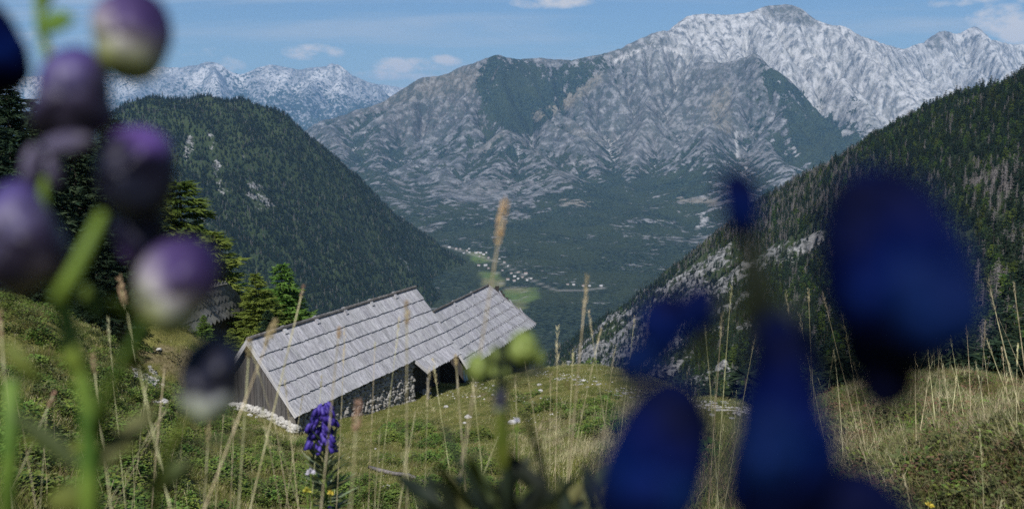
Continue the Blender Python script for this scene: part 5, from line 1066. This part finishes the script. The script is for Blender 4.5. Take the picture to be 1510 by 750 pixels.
M_BUDP = mat_petal('purple_monkshood_bud', [(0.0, (0.10, 0.08, 0.11)), (0.14, (0.010, 0.008, 0.016)), (0.42, (0.016, 0.011, 0.028)), (0.60, (0.060, 0.052, 0.11)), (0.80, (0.070, 0.052, 0.18)), (1, (0.028, 0.018, 0.11))])  # near-black lower stops are shade painted into the purple
M_BUDD = mat_petal('shaded_monkshood_bud', [(0.0, (0.010, 0.012, 0.02)), (0.5, (0.008, 0.008, 0.022)), (0.78, (0.006, 0.004, 0.02)), (0.92, (0.10, 0.055, 0.22)), (1, (0.07, 0.035, 0.16))])  # black body paints the shaded part, purple the lit top
M_LILAC = mat_petal('pale_lilac_sepal', [(0.0, (0.02, 0.015, 0.03)), (0.5, (0.065, 0.055, 0.10)), (1, (0.12, 0.105, 0.17))])
M_BUDN = mat_petal('navy_and_white_bud', [(0.0, (0.05, 0.06, 0.03)), (0.15, (0.34, 0.38, 0.24)), (0.36, (0.33, 0.34, 0.32)), (0.46, (0.02, 0.02, 0.035)), (1, (0.006, 0.007, 0.02))])
M_GBUD = mat_petal('green_monkshood_bud', [(0.0, (0.06, 0.10, 0.02)), (0.5, (0.20, 0.25, 0.06)), (1, (0.14, 0.19, 0.04))])
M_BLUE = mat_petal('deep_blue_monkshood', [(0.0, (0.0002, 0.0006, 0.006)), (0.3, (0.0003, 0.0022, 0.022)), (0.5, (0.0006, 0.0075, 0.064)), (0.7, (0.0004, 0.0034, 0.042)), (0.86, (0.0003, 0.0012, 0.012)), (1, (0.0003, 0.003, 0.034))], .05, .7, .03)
M_BLUEL = mat_petal('lighter_blue_monkshood', [(0.0, (0.0005, 0.003, 0.024)), (0.5, (0.002, 0.011, 0.062)), (1, (0.0008, 0.005, 0.038))], .05, .7, .03)  # highlights on the blue flowers, painted as paler petals
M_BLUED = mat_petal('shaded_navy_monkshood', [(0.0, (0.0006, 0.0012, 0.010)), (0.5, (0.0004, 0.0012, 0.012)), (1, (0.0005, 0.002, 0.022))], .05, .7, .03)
M_VIOLET = mat_petal('violet_monkshood', [(0.0, (0.02, 0.012, 0.11)), (0.5, (0.05, 0.03, 0.25)), (1, (0.13, 0.09, 0.45))], .3, .5, .25)
YK = {}
def petal_shape(name, outline, Y, m, root, depth=.8, gdir=(0, 1), seams=3, seed=0, dy=0.0, cen=None):
    k_ = YK.get(root.name, 1.0); Y *= k_; dy *= k_
    """closed shape whose silhouette runs through the outline (photo pixels) and whose depth is 'depth' of its width"""
    ox = np.array([q[0] for q in outline], float); oy = np.array([q[1] for q in outline], float); cx, cy = cen or (ox.mean(), oy.mean()); s = Y / FPX
    c = P(cx, cy, Y) + Vector((0, dy, 0)); x = (ox - cx) * s * 1.09; z = -(oy - cy) * s * 1.06; th = np.arctan2(z, x); rr = np.hypot(x, z); o = np.argsort(th); th, rr = th[o], rr[o]
    n = 40; T = np.linspace(-math.pi, math.pi, n, endpoint=False); R = np.interp(T, np.r_[th - 2 * math.pi, th, th + 2 * math.pi], np.r_[rr, rr, rr]); k = np.array([1, 2, 3, 2, 1.]) / 9; R = sum(np.roll(R, i - 2) * k[i] for i in range(5))
    rings = 22; D = R.mean() * depth; V = [(0, -D, 0)]; ph = np.linspace(0, math.pi, rings + 2)[1:-1]; rg = np.random.default_rng(seed + 3); fs = rg.random(3) * 6.28
    for a in ph:
        rad = R * math.sin(a) ** .8; yy = -D * math.cos(a) * (1 + .10 * np.sin(T * seams + fs[0])) ; rad = rad * (1 - .09 * np.abs(np.sin(T * seams * .5 + fs[1])) * abs(math.cos(a)) * 2)
        for i in range(n): V.append((rad[i] * math.cos(T[i]), yy[i], rad[i] * math.sin(T[i])))
    V.append((0, D, 0)); V = np.array(V); rs_ = R.mean(); V[:, 1] *= 1 + .22 * (vnoise(V[:, 0] / rs_ * 2.2 + 9, V[:, 2] / rs_ * 2.2, seed) - .5); V[:, 1] -= np.where(V[:, 1] < 0, 1, 0) * rs_ * .12 * np.abs(np.sin(V[:, 0] / rs_ * 3.1 + V[:, 2] / rs_ + fs[1])); V[:, 1] += (V[:, 0] * math.sin(fs[2]) + V[:, 2] * .3) * .25
    F = [(0, 1 + (i + 1) % n, 1 + i) for i in range(n)]
    for j in range(rings - 1):
        for i in range(n): F.append((1 + j * n + i, 1 + j * n + (i + 1) % n, 1 + (j + 1) * n + (i + 1) % n, 1 + (j + 1) * n + i))
    e = 1 + (rings - 1) * n; F += [(e + i, e + (i + 1) % n, len(V) - 1) for i in range(n)]
    me = bpy.data.meshes.new(name); me.from_pydata([tuple(v) for v in V], [], F); me.polygons.foreach_set('use_smooth', [True] * len(F)); me.materials.append(m)
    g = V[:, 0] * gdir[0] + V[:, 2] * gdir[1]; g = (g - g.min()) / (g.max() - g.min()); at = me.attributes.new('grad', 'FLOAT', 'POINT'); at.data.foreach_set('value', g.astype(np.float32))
    o = bpy.data.objects.new(name, me); COL.objects.link(o); o.parent = root; o.location = c - (root.location if root else Vector()); return o
def ell(cx, cy, w, h, rot=0, pinch=0.0, n=18):
    out = []
    for k in range(n):
        t = 6.2832 * k / n; x, y = w / 2 * math.cos(t), h / 2 * math.sin(t); x *= 1 - pinch * (y / (h / 2)); c, s = math.cos(math.radians(rot)), math.sin(math.radians(rot)); out.append((cx + x * c - y * s, cy + x * s + y * c))
    return out
def stem_part(root, pts, m, name='stem', n=8):
    pts = [(a, b, Y * YK.get(root.name, 1.0), w) for a, b, Y, w in pts]
    """pts: (px, py, Y, width in pixels)"""
    mb = MB(); mb.tube([P(a, b, Y) - root.location for a, b, Y, w in pts], [w * Y / FPX * .5 for a, b, Y, w in pts], n, True); return mb.build(name, m, root, True)
def leaf_part(root, base, tip, wpx, m, curl=.2, name='leaf', lobes=0):
    k_ = YK.get(root.name, 1.0); base = (*base[:2], base[2] * k_); tip = (*tip[:2], tip[2] * k_)
    """a thin folded leaf blade between two (px, py, Y) points"""
    a, b = P(*base), P(*tip); d = b - a; L_ = d.length; x = d.normalized(); s = x.cross(Vector((0, -1, .25))).normalized(); up = s.cross(x); Y = (base[2] + tip[2]) / 2; w = wpx * Y / FPX * .5; V = []; F = []; n = 9
    for k in range(n + 1):
        f = k / n; ww = w * (math.sin(math.pi * (f * .93 + .05)) ** .8) * (1 + (.35 * math.sin(f * lobes * 6.28) if lobes else 0)); c = a + d * f + up * L_ * curl * math.sin(f * 3.14) - root.location
        V += [c - s * ww + up * ww * .35, c - up * .0004, c + s * ww + up * ww * .35, c - s * ww + up * (ww * .35 + .0006), c + up * .0003, c + s * ww + up * (ww * .35 + .0006)]
    for k in range(n):
        i = 6 * k; F += [(i, i + 1, i + 7, i + 6), (i + 1, i + 2, i + 8, i + 7), (i + 3, i + 9, i + 10, i + 4), (i + 4, i + 10, i + 11, i + 5), (i, i + 6, i + 9, i + 3), (i + 2, i + 5, i + 11, i + 8)]
    mb = MB(); mb.add(V, F); return mb.build(name, m, root, True)
def plant(name, base, label):
    r_ = empty(name, base); tag(r_, label, 'flower'); return r_

LEFT = plant('monkshood_plant', (-.15, .42, gz(-.15, .42)), 'tall green monkshood with blurred purple and greenish buds filling the left edge'); YK[LEFT.name] = 1.32
g0 = (-.12, .32)
def down(root, px, Y, w, m, fx=None):
    """lower stem from the picture's bottom edge to the root"""
    Y *= YK.get(root.name, 1.0); a = P(px, 800, Y); mb = MB(); r_ = w * Y / FPX * .5; mb.tube([a - root.location, (a - root.location) * .5 + Vector((0, .01, 0)), Vector((0, 0, -.02))], [r_, r_ * 1.05, r_ * 1.1], 8); mb.build('stem', m, root, True)
stem_part(LEFT, [(134, 810, .25, 34), (132, 700, .25, 32), (132, 600, .25, 28), (112, 520, .25, 26), (86, 430, .25, 26), (70, 380, .25, 18), (64, 280, .25, 14), (84, 190, .25, 13), (78, 110, .25, 14), (60, 40, .25, 16), (55, -40, .25, 14)], M_STEM)
stem_part(LEFT, [(86, 445, .22, 30), (108, 405, .22, 26), (128, 365, .22, 22), (152, 315, .225, 17)], M_STEM, 'flower_stalk')
stem_part(LEFT, [(140, 640, .25, 22), (165, 560, .24, 16), (200, 500, .235, 14), (225, 450, .23, 12), (245, 440, .23, 12)], M_STEM, 'flower_stalk')
stem_part(LEFT, [(225, 760, .27, 18), (250, 660, .26, 14), (285, 600, .25, 12), (298, 590, .25, 9)], M_STEM, 'flower_stalk')
stem_part(LEFT, [(78, 110, .25, 13), (120, 105, .24, 11), (160, 90, .235, 10)], M_DSTEM, 'flower_stalk')
stem_part(LEFT, [(18, 560, .27, 26), (14, 680, .27, 24), (10, 800, .27, 24)], M_STEM)
down(LEFT, 132, .25, 40, M_STEM)
fb = 'flower_bud'
def bud(root, m, outline, Y, gd, parts=(), **k):
    o = petal_shape(fb, outline, Y, m, root, gdir=gd, **k); return o
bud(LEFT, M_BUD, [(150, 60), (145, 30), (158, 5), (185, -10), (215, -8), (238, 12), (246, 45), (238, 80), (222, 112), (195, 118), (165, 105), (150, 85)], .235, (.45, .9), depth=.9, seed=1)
petal_shape('lower_sepal', ell(200, 104, 46, 22, 0), .235, M_GBUD, LEFT, .8, seed=2, dy=-.004)
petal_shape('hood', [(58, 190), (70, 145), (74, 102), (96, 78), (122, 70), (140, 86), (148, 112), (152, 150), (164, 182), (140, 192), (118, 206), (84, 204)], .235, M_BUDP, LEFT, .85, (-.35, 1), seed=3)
petal_shape('lower_sepal', ell(100, 213, 88, 30, -8), .225, M_LILAC, LEFT, .7, (-.6, .4), seed=4)
petal_shape('lower_sepal', ell(48, 248, 22, 74, 6), .24, M_LILAC, LEFT, .6, (-.6, .4), seed=5)
petal_shape('lower_sepal', ell(80, 250, 18, 62, -4), .24, M_LILAC, LEFT, .6, (-.6, .4), seed=55)
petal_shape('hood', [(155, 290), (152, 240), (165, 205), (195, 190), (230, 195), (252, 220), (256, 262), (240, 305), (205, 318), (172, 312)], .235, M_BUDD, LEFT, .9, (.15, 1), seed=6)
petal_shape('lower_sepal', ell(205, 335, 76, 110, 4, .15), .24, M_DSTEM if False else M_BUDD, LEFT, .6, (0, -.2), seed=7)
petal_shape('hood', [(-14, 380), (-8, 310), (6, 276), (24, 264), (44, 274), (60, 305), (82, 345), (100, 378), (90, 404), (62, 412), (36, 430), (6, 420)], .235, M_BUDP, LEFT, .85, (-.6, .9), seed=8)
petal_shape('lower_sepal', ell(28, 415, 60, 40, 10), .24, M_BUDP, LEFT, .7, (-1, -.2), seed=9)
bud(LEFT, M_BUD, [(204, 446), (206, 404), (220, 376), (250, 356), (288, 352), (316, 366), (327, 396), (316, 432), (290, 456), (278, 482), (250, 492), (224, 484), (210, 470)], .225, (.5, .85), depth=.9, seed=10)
petal_shape('hood', [(270, 560), (278, 520), (300, 500), (332, 496), (352, 515), (355, 550), (345, 590), (325, 618), (290, 622), (268, 600)], .235, M_BUDN, LEFT, .9, (.1, 1), seed=11)
petal_shape('hood', [(-40, 140), (-45, 60), (-30, -10), (-5, 10), (14, 50), (30, 95), (34, 120), (10, 130)], .235, M_BLUE, LEFT, .8, (0, 1), seed=12)
for b_, t_, w_, m_ in (((60, 40, .25), (112, 28, .245), 34, M_HERB), ((62, 20, .25), (88, -40, .25), 26, M_HERB), ((72, 190, .25), (100, 230, .25), 22, M_HERB), ((20, 650, .30), (220, 664, .29), 13, M_STEM), ((200, 662, .29), (380, 640, .30), 10, M_HERBD), ((128, 560, .25), (95, 470, .25), 26, M_STEM), ((128, 420, .27), (150, 470, .27), 30, M_HERB), ((180, 480, .26), (215, 545, .27), 26, M_HERBD),
                        ((130, 700, .25), (230, 600, .26), 34, M_HERBD), ((120, 690, .25), (20, 610, .26), 30, M_HERBD), ((150, 720, .26), (70, 740, .26), 44, M_HERB), ((215, 720, .28), (290, 680, .28), 34, M_HERBD), ((60, 560, .27), (10, 500, .27), 24, M_HERB), ((160, 440, .25), (205, 470, .26), 22, M_HERB)): leaf_part(LEFT, b_, t_, w_, m_, random.uniform(-.1, .2))

RIGHT = plant('monkshood_plant', (.16, .24, gz(.16, .24)), 'monkshood in full deep blue bloom, very near and blurred, on the right')
stem_part(RIGHT, [(1150, 820, .18, 30), (1140, 650, .18, 30), (1132, 520, .18, 44), (1122, 450, .175, 56), (1112, 400, .175, 46), (1106, 360, .175, 36), (1094, 330, .175, 26)], M_DSTEM)
stem_part(RIGHT, [(1128, 470, .18, 40), (1160, 450, .175, 34), (1240, 560, .17, 20), (1290, 580, .165, 16)], M_DSTEM, 'flower_stalk')
stem_part(RIGHT, [(1128, 460, .18, 30), (1090, 455, .175, 24), (1050, 450, .175, 22), (1010, 480, .175, 22)], M_DSTEM, 'flower_stalk')
down(RIGHT, 1150, .18, 30, M_DSTEM)
petal_shape('hood', [(1210, 345), (1214, 300), (1235, 262), (1275, 245), (1320, 252), (1360, 278), (1398, 325), (1425, 370), (1438, 420), (1428, 470), (1400, 510), (1362, 535), (1310, 545), (1265, 530), (1232, 470), (1214, 400)], .155, M_BLUE, RIGHT, .8, (-.3, .8), seed=20)
petal_shape('lateral_sepal', ell(1338, 440, 160, 125, 38, .2), .15, M_BLUEL, RIGHT, .5, (.4, .9), seed=21, dy=-.006)
petal_shape('lateral_sepal', ell(1262, 400, 90, 190, -12, .1), .15, M_BLUE, RIGHT, .5, (-.5, .6), seed=51, dy=-.005)
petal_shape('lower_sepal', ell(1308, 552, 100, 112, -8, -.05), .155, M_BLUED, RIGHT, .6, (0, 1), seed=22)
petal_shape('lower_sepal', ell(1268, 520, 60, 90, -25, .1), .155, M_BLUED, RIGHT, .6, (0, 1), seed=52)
petal_shape('flower_bud', [(1062, 260), (1080, 247), (1105, 258), (1120, 285), (1118, 320), (1105, 350), (1092, 362), (1078, 340), (1068, 300)], .175, M_BLUE, RIGHT, .8, (.3, 1), seed=23)
petal_shape('lateral_sepal', ell(978, 475, 84, 100, 18, .0), .17, M_BLUE, RIGHT, .6, (.2, 1), seed=24)
petal_shape('lateral_sepal', ell(1026, 452, 50, 86, 28), .172, M_BLUE, RIGHT, .6, (.2, 1), seed=25)
petal_shape('lower_sepal', ell(955, 522, 110, 56, -28), .17, M_BLUEL, RIGHT, .6, (.6, .6), seed=26)
petal_shape('hood', [(935, 590), (955, 560), (985, 548), (1020, 560), (1042, 600), (1046, 650), (1035, 710), (1020, 770), (960, 800), (890, 800), (878, 740), (888, 680), (910, 630)], .16, M_BLUE, RIGHT, .8, (.2, .9), seed=27)
petal_shape('lateral_sepal', ell(950, 715, 125, 120, 10, .1), .157, M_BLUEL, RIGHT, .5, (-.3, 1), seed=28, dy=-.003)
petal_shape('hood', [(1128, 470), (1142, 440), (1165, 445), (1180, 490), (1192, 540), (1205, 600), (1228, 640), (1236, 690), (1215, 760), (1150, 800), (1085, 790), (1078, 720), (1090, 640), (1108, 560)], .165, M_BLUE, RIGHT, .7, (-.2, 1), seed=29)
petal_shape('lateral_sepal', ell(1124, 650, 84, 140, 6, .1), .16, M_BLUEL, RIGHT, .55, (-.4, .8), seed=30, dy=-.004)
petal_shape('lateral_sepal', ell(1212, 680, 44, 110, -6), .165, M_BLUE, RIGHT, .5, (.6, .6), seed=31)
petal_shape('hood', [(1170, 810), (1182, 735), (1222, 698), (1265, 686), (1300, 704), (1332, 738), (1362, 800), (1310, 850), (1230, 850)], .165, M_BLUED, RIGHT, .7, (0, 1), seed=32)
petal_shape('lateral_sepal', ell(1100, 690, 60, 150, 14, .2), .162, M_BLUE, RIGHT, .5, (-.5, .6), seed=61)
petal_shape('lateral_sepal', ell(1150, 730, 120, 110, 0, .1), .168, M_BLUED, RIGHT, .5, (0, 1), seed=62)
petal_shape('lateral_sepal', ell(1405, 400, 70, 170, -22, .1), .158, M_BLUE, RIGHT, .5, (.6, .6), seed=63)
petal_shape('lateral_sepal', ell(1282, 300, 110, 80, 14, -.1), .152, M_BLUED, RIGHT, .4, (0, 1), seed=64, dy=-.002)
petal_shape('lower_sepal', ell(930, 545, 44, 60, 30), .17, M_BLUE, RIGHT, .5, (0, 1), seed=65)
petal_shape('lower_sepal', ell(1040, 500, 26, 110, 12), .175, M_DSTEM, RIGHT, .5, (0, 1), seed=66)
petal_shape('lateral_sepal', ell(905, 720, 60, 150, 16, .1), .162, M_BLUE, RIGHT, .5, (-.5, .6), seed=67)
for b_, t_, w_ in (((1125, 450, .178), (1112, 385, .176), 34), ((1128, 480, .178), (1085, 500, .178), 30), ((1045, 600, .17), (1050, 640, .17), 20)): leaf_part(RIGHT, b_, t_, w_, M_DSTEM, .1)

MIDP = plant('monkshood_plant', (.0, .55, gz(.0, .55)), 'monkshood with pale green buds on a dark stem at bottom centre')
stem_part(MIDP, [(748, 810, .46, 20), (746, 700, .46, 17), (742, 620, .46, 16), (738, 560, .455, 14), (736, 525, .455, 10), (735, 505, .455, 7)], M_DSTEM); down(MIDP, 748, .46, 20, M_DSTEM)
petal_shape(fb, ell(771, 513, 40, 52, 8), .45, M_GBUD, MIDP, .9, (-.4, .9), seed=40); petal_shape(fb, ell(704, 542, 30, 42, -6), .45, M_GBUD, MIDP, .9, (-.3, 1), seed=41); petal_shape(fb, ell(734, 524, 22, 30, 0), .46, M_GBUD, MIDP, .8, (0, 1), seed=42); petal_shape(fb, ell(792, 526, 20, 30, -20), .455, M_GBUD, MIDP, .8, (0, 1), seed=43)
petal_shape(fb, ell(738, 590, 20, 44, 0), .455, M_BUDN, MIDP, .9, (0, 1), seed=44); petal_shape(fb, ell(736, 548, 30, 20, 10), .46, M_GBUD, MIDP, .8, (0, 1), seed=45)
stem_part(MIDP, [(740, 575, .455, 8), (760, 560, .455, 8), (772, 540, .45, 8)], M_DSTEM, 'flower_stalk'); stem_part(MIDP, [(738, 580, .455, 7), (718, 570, .455, 7), (706, 562, .45, 7)], M_STEM, 'flower_stalk')
leaf_part(MIDP, (765, 552, .45), (812, 545, .45), 14, M_DSTEM, .1); leaf_part(MIDP, (742, 700, .46), (738, 600, .45), 22, M_STEM, .05)
stem_part(MIDP, [(735, 770, .5, 14), (700, 720, .5, 11), (672, 670, .5, 10), (655, 630, .5, 6)], M_DSTEM); stem_part(MIDP, [(790, 780, .5, 14), (800, 690, .5, 12), (785, 640, .5, 9), (775, 610, .5, 6)], M_DSTEM)
rl = random.Random(8)
for k in range(46):
    bx, by = rl.uniform(640, 900), rl.uniform(735, 800); an = rl.uniform(-60, 60); l_ = rl.uniform(50, 130) * (1 - abs(bx - 770) / 260 * .5); Y = rl.uniform(.45, .75)
    leaf_part(MIDP, (bx, by, Y), (bx + math.sin(math.radians(an)) * l_, by - math.cos(math.radians(an)) * l_, Y + rl.uniform(-.05, .05)), rl.uniform(12, 24), rl.choice((M_DSTEM, M_DSTEM, M_HERBD)), rl.uniform(-.1, .25))

# the small sharp violet monkshood
SM = P(475, 640, 2.5)
def small_monkshood():
    base = Vector((SM.x + .01, SM.y, gz(SM.x, SM.y))); root = empty('monkshood_plant', base); tag(root, 'small violet monkshood spike in focus beside the near corner of the long barn', 'flower'); rg = random.Random(2); s = 2.5 / FPX
    top = P(476, 603, 2.5); mb = MB(); pts = [Vector((0, 0, 0)), (top - base) * .4 + Vector((.01, 0, 0)), (top - base) * .8, top - base]; mb.tube(pts, [.004, .0038, .003, .0015], 6); mb.build('stem', M_STEM, root, True)
    for k in range(84):
        f = k / 83; py = 600 + 60 * f; px = 476 + rg.uniform(-1, 1) * (3 + 15 * math.sin(min(1, f * 1.2 + .08) * 1.9)); c = P(px, py, 2.5) + Vector((0, rg.uniform(-.03, .03), 0)) - base; mb = MB(); h = rg.uniform(.007, .011)
        out = Vector(((px - 476) * s, 0, 0)) + Vector((0, rg.uniform(-.01, .01), 0)); out = out.normalized() if out.length > 0 else Vector((1, 0, 0)); rings = []
        V = [c + Vector((0, 0, h * 1.3))]; n = 7
        for (zz, rr) in ((.9, .55), (.3, .85), (-.4, .8), (-1.0, 1.05)):
            for i in range(n):
                a = 6.283 * i / n; q = rr * (1 + .25 * (i % 2)); V.append(c + Vector((math.cos(a) * h * q * .8, math.sin(a) * h * q * .8, zz * h)) + out * h * (.5 - .4 * zz))
        F = [(0, 1 + (i + 1) % n, 1 + i) for i in range(n)]
        for j in range(3):
            for i in range(n): F.append((1 + j * n + i, 1 + j * n + (i + 1) % n, 1 + (j + 1) * n + (i + 1) % n, 1 + (j + 1) * n + i))
        F.append(tuple(1 + 3 * n + i for i in range(n))); mb.add(V, F); me = mb.mesh('flower_head', [M_VIOLET], True); at = me.attributes.new('grad', 'FLOAT', 'POINT'); z_ = np.array([v[2] for v in V]); at.data.foreach_set('value', (rg.random() * .5 + .5 * (z_ - z_.min()) / (z_.max() - z_.min() + 1e-9)).astype(np.float32)); obj('flower_head', me, root)
    for k in range(130):
        f = rg.random(); a = rg.random() * 6.28; zc = P(478, 652 + 110 * f, 2.5) - base; l_ = rg.uniform(.035, .07) * (1 + .6 * f); c = zc + Vector((math.cos(a), math.sin(a), 0)) * .004; d = Vector((math.cos(a), math.sin(a), 1.1 - f)).normalized(); sd = d.cross(Vector((0, 0, 1))).normalized() * .0085; mb = MB()
        mb.add([c, c + d * l_ * .4 - sd, c + d * l_, c + d * l_ * .4 + sd, c + d * l_ * .45 + Vector((0, 0, -.0015))], [(0, 1, 4), (1, 2, 4), (2, 3, 4), (3, 0, 4)]); mb.build('leaf', (M_PALEL, M_HERBD, M_HERB, M_PALEL)[k % 4], root)
small_monkshood()
def little_flower(px, py, Y, size, m, label, petals=22, stem=True):
    c = P(px, py, Y); g = gz(c.x, c.y); root = empty('meadow_flower', (c.x, c.y, g)); tag(root, label, 'flower'); rg = random.Random(int(px)); R = size * Y / FPX * .5; mb = MB(); o = c - root.location
    for k in range(petals):
        a = rg.random() * 6.28; e = rg.uniform(-.2, 1.3); d = Vector((math.cos(a) * math.cos(e), math.sin(a) * math.cos(e), math.sin(e))); s = d.orthogonal().normalized() * R * .22; mb.add([o, o + d * R * .6 - s, o + d * R * 1.05, o + d * R * .6 + s], [(0, 1, 2), (0, 2, 3)])
    mb.build('flower_head', m, root); mb = MB(); mb.tube([Vector((0, 0, -.02)), o * .5 + Vector((R * .5, 0, 0)), o], [.0022, .002, .0015], 5); mb.build('stem', M_STEM, root)
for a_ in ((1392, 660, 3.9, 13, M_PINK, 'brightest pink clover head on the right knoll'), (1432, 664, 3.9, 9, M_PINK, 'pale pink clover head right of the brightest one'), (1362, 637, 4.6, 11, M_PINK, 'small pink clover head nearest the knoll crest'), (1397, 604, 5.6, 9, M_YEL, 'yellow flower on the crest of the knoll'), (453, 724, 2.3, 15, M_YEL, 'yellow flower head left below the violet monkshood'), (487, 727, 2.3, 12, M_YEL, 'yellow flower head right below the violet monkshood'),
           (458, 697, 2.4, 16, M_WHT, 'faded whitish flower left of the violet monkshood stem'), (486, 748, 2.2, 8, M_VIOLET, 'tiny violet floret at the bottom under the monkshood'), (1370, 745, 3.0, 16, M_YEL, 'yellow green flower head at the bottom of the knoll'), (762, 620, 1.8, 12, M_WHT, 'blurred whitish scabious right of the dark stem')): little_flower(*a_)

# ------------------------------------------------------------------ village on the valley floor
def village():
    rg = random.Random(14); mw = mat_plain('white_house_wall', (0.28, 0.275, 0.27), (0.40, 0.39, 0.375), .2); mr = mat_plain('house_roof', (0.16, 0.12, 0.11), (0.30, 0.24, 0.22), .2); mw2 = mat_plain('grey_house_roof', (0.30, 0.29, 0.29), (0.45, 0.44, 0.44), .2)
    mb = MB(); mb.box8([(-.5, -.5, -.3), (.5, -.5, -.3), (.5, .5, -.3), (-.5, .5, -.3), (-.5, -.5, .6), (.5, -.5, .6), (.5, .5, .6), (-.5, .5, .6)]); wall = mb.mesh('wall', [mw])
    roofs = []
    for m in (mr, mw2):
        mb = MB(); mb.add([(-.56, -.56, .58), (.56, -.56, .58), (.56, .56, .58), (-.56, .56, .58), (-.56, 0, 1.05), (.56, 0, 1.05)], [(0, 1, 5, 4), (2, 3, 4, 5), (1, 2, 5), (3, 0, 4), (3, 2, 1, 0)]); roofs.append(mb.mesh('roof', [m]))
    ctr = [(664, 365), (672, 368), (680, 369), (688, 371), (694, 373), (700, 374), (705, 372), (710, 374), (716, 374), (713, 377), (684, 374), (706, 378), (722, 380), (735, 383), (745, 388), (750, 392), (742, 400), (752, 404), (757, 408), (762, 402), (765, 411), (772, 409), (778, 413), (784, 412), (775, 404), (708, 392), (722, 396), (716, 391), (845, 428), (860, 427), (870, 429), (884, 425), (838, 428), (748, 412), (760, 415), (690, 368)]
    ys = np.linspace(3000, 7000, 900)
    for (px, py) in ctr:
        d = ray(px + rg.uniform(-2, 2), py + rg.uniform(-1, 1)); hit = None
        for y in ys:
            if d.z / d.y * y < massif_z(d.x / d.y * y, y): hit = Vector((d.x / d.y * y, y, massif_z(d.x / d.y * y, y))); break
        if hit is None: continue
        e = empty('house', hit, rg.uniform(-.6, .6)); s = rg.uniform(4.5, 7.5); e.scale = (s * rg.uniform(1, 1.7), s, s * .8); tag(e, 'tiny white house in the distant village on the valley floor', 'house', 'houses of the distant village')
        obj('wall', wall, e); obj('roof', roofs[rg.random() < .5], e)
village()

def build_haze():
    mb = MB(); x0, x1, y0, y1, z0, z1 = -14000, 14000, -120, 24000, -703, 1350
    mb.box8([(x0, y0, z0), (x1, y0, z0), (x1, y1, z0), (x0, y1, z0), (x0, y0, z1), (x1, y0, z1), (x1, y1, z1), (x0, y1, z1)])
    m = bpy.data.materials.new('haze'); m.use_nodes = True; nt = m.node_tree
    for n in list(nt.nodes): nt.nodes.remove(n)
    o = nt.nodes.new('ShaderNodeOutputMaterial'); v = nt.nodes.new('ShaderNodeVolumePrincipled')
    v.inputs['Color'].default_value = (0.33, 0.62, 1.0, 1); v.inputs['Density'].default_value = 3.8e-5; v.inputs['Anisotropy'].default_value = 0.1
    nt.links.new(v.outputs[0], o.inputs['Volume'])
    tag(mb.build('haze', m), 'thin bluish summer haze over the valley', kind='stuff')
build_haze()
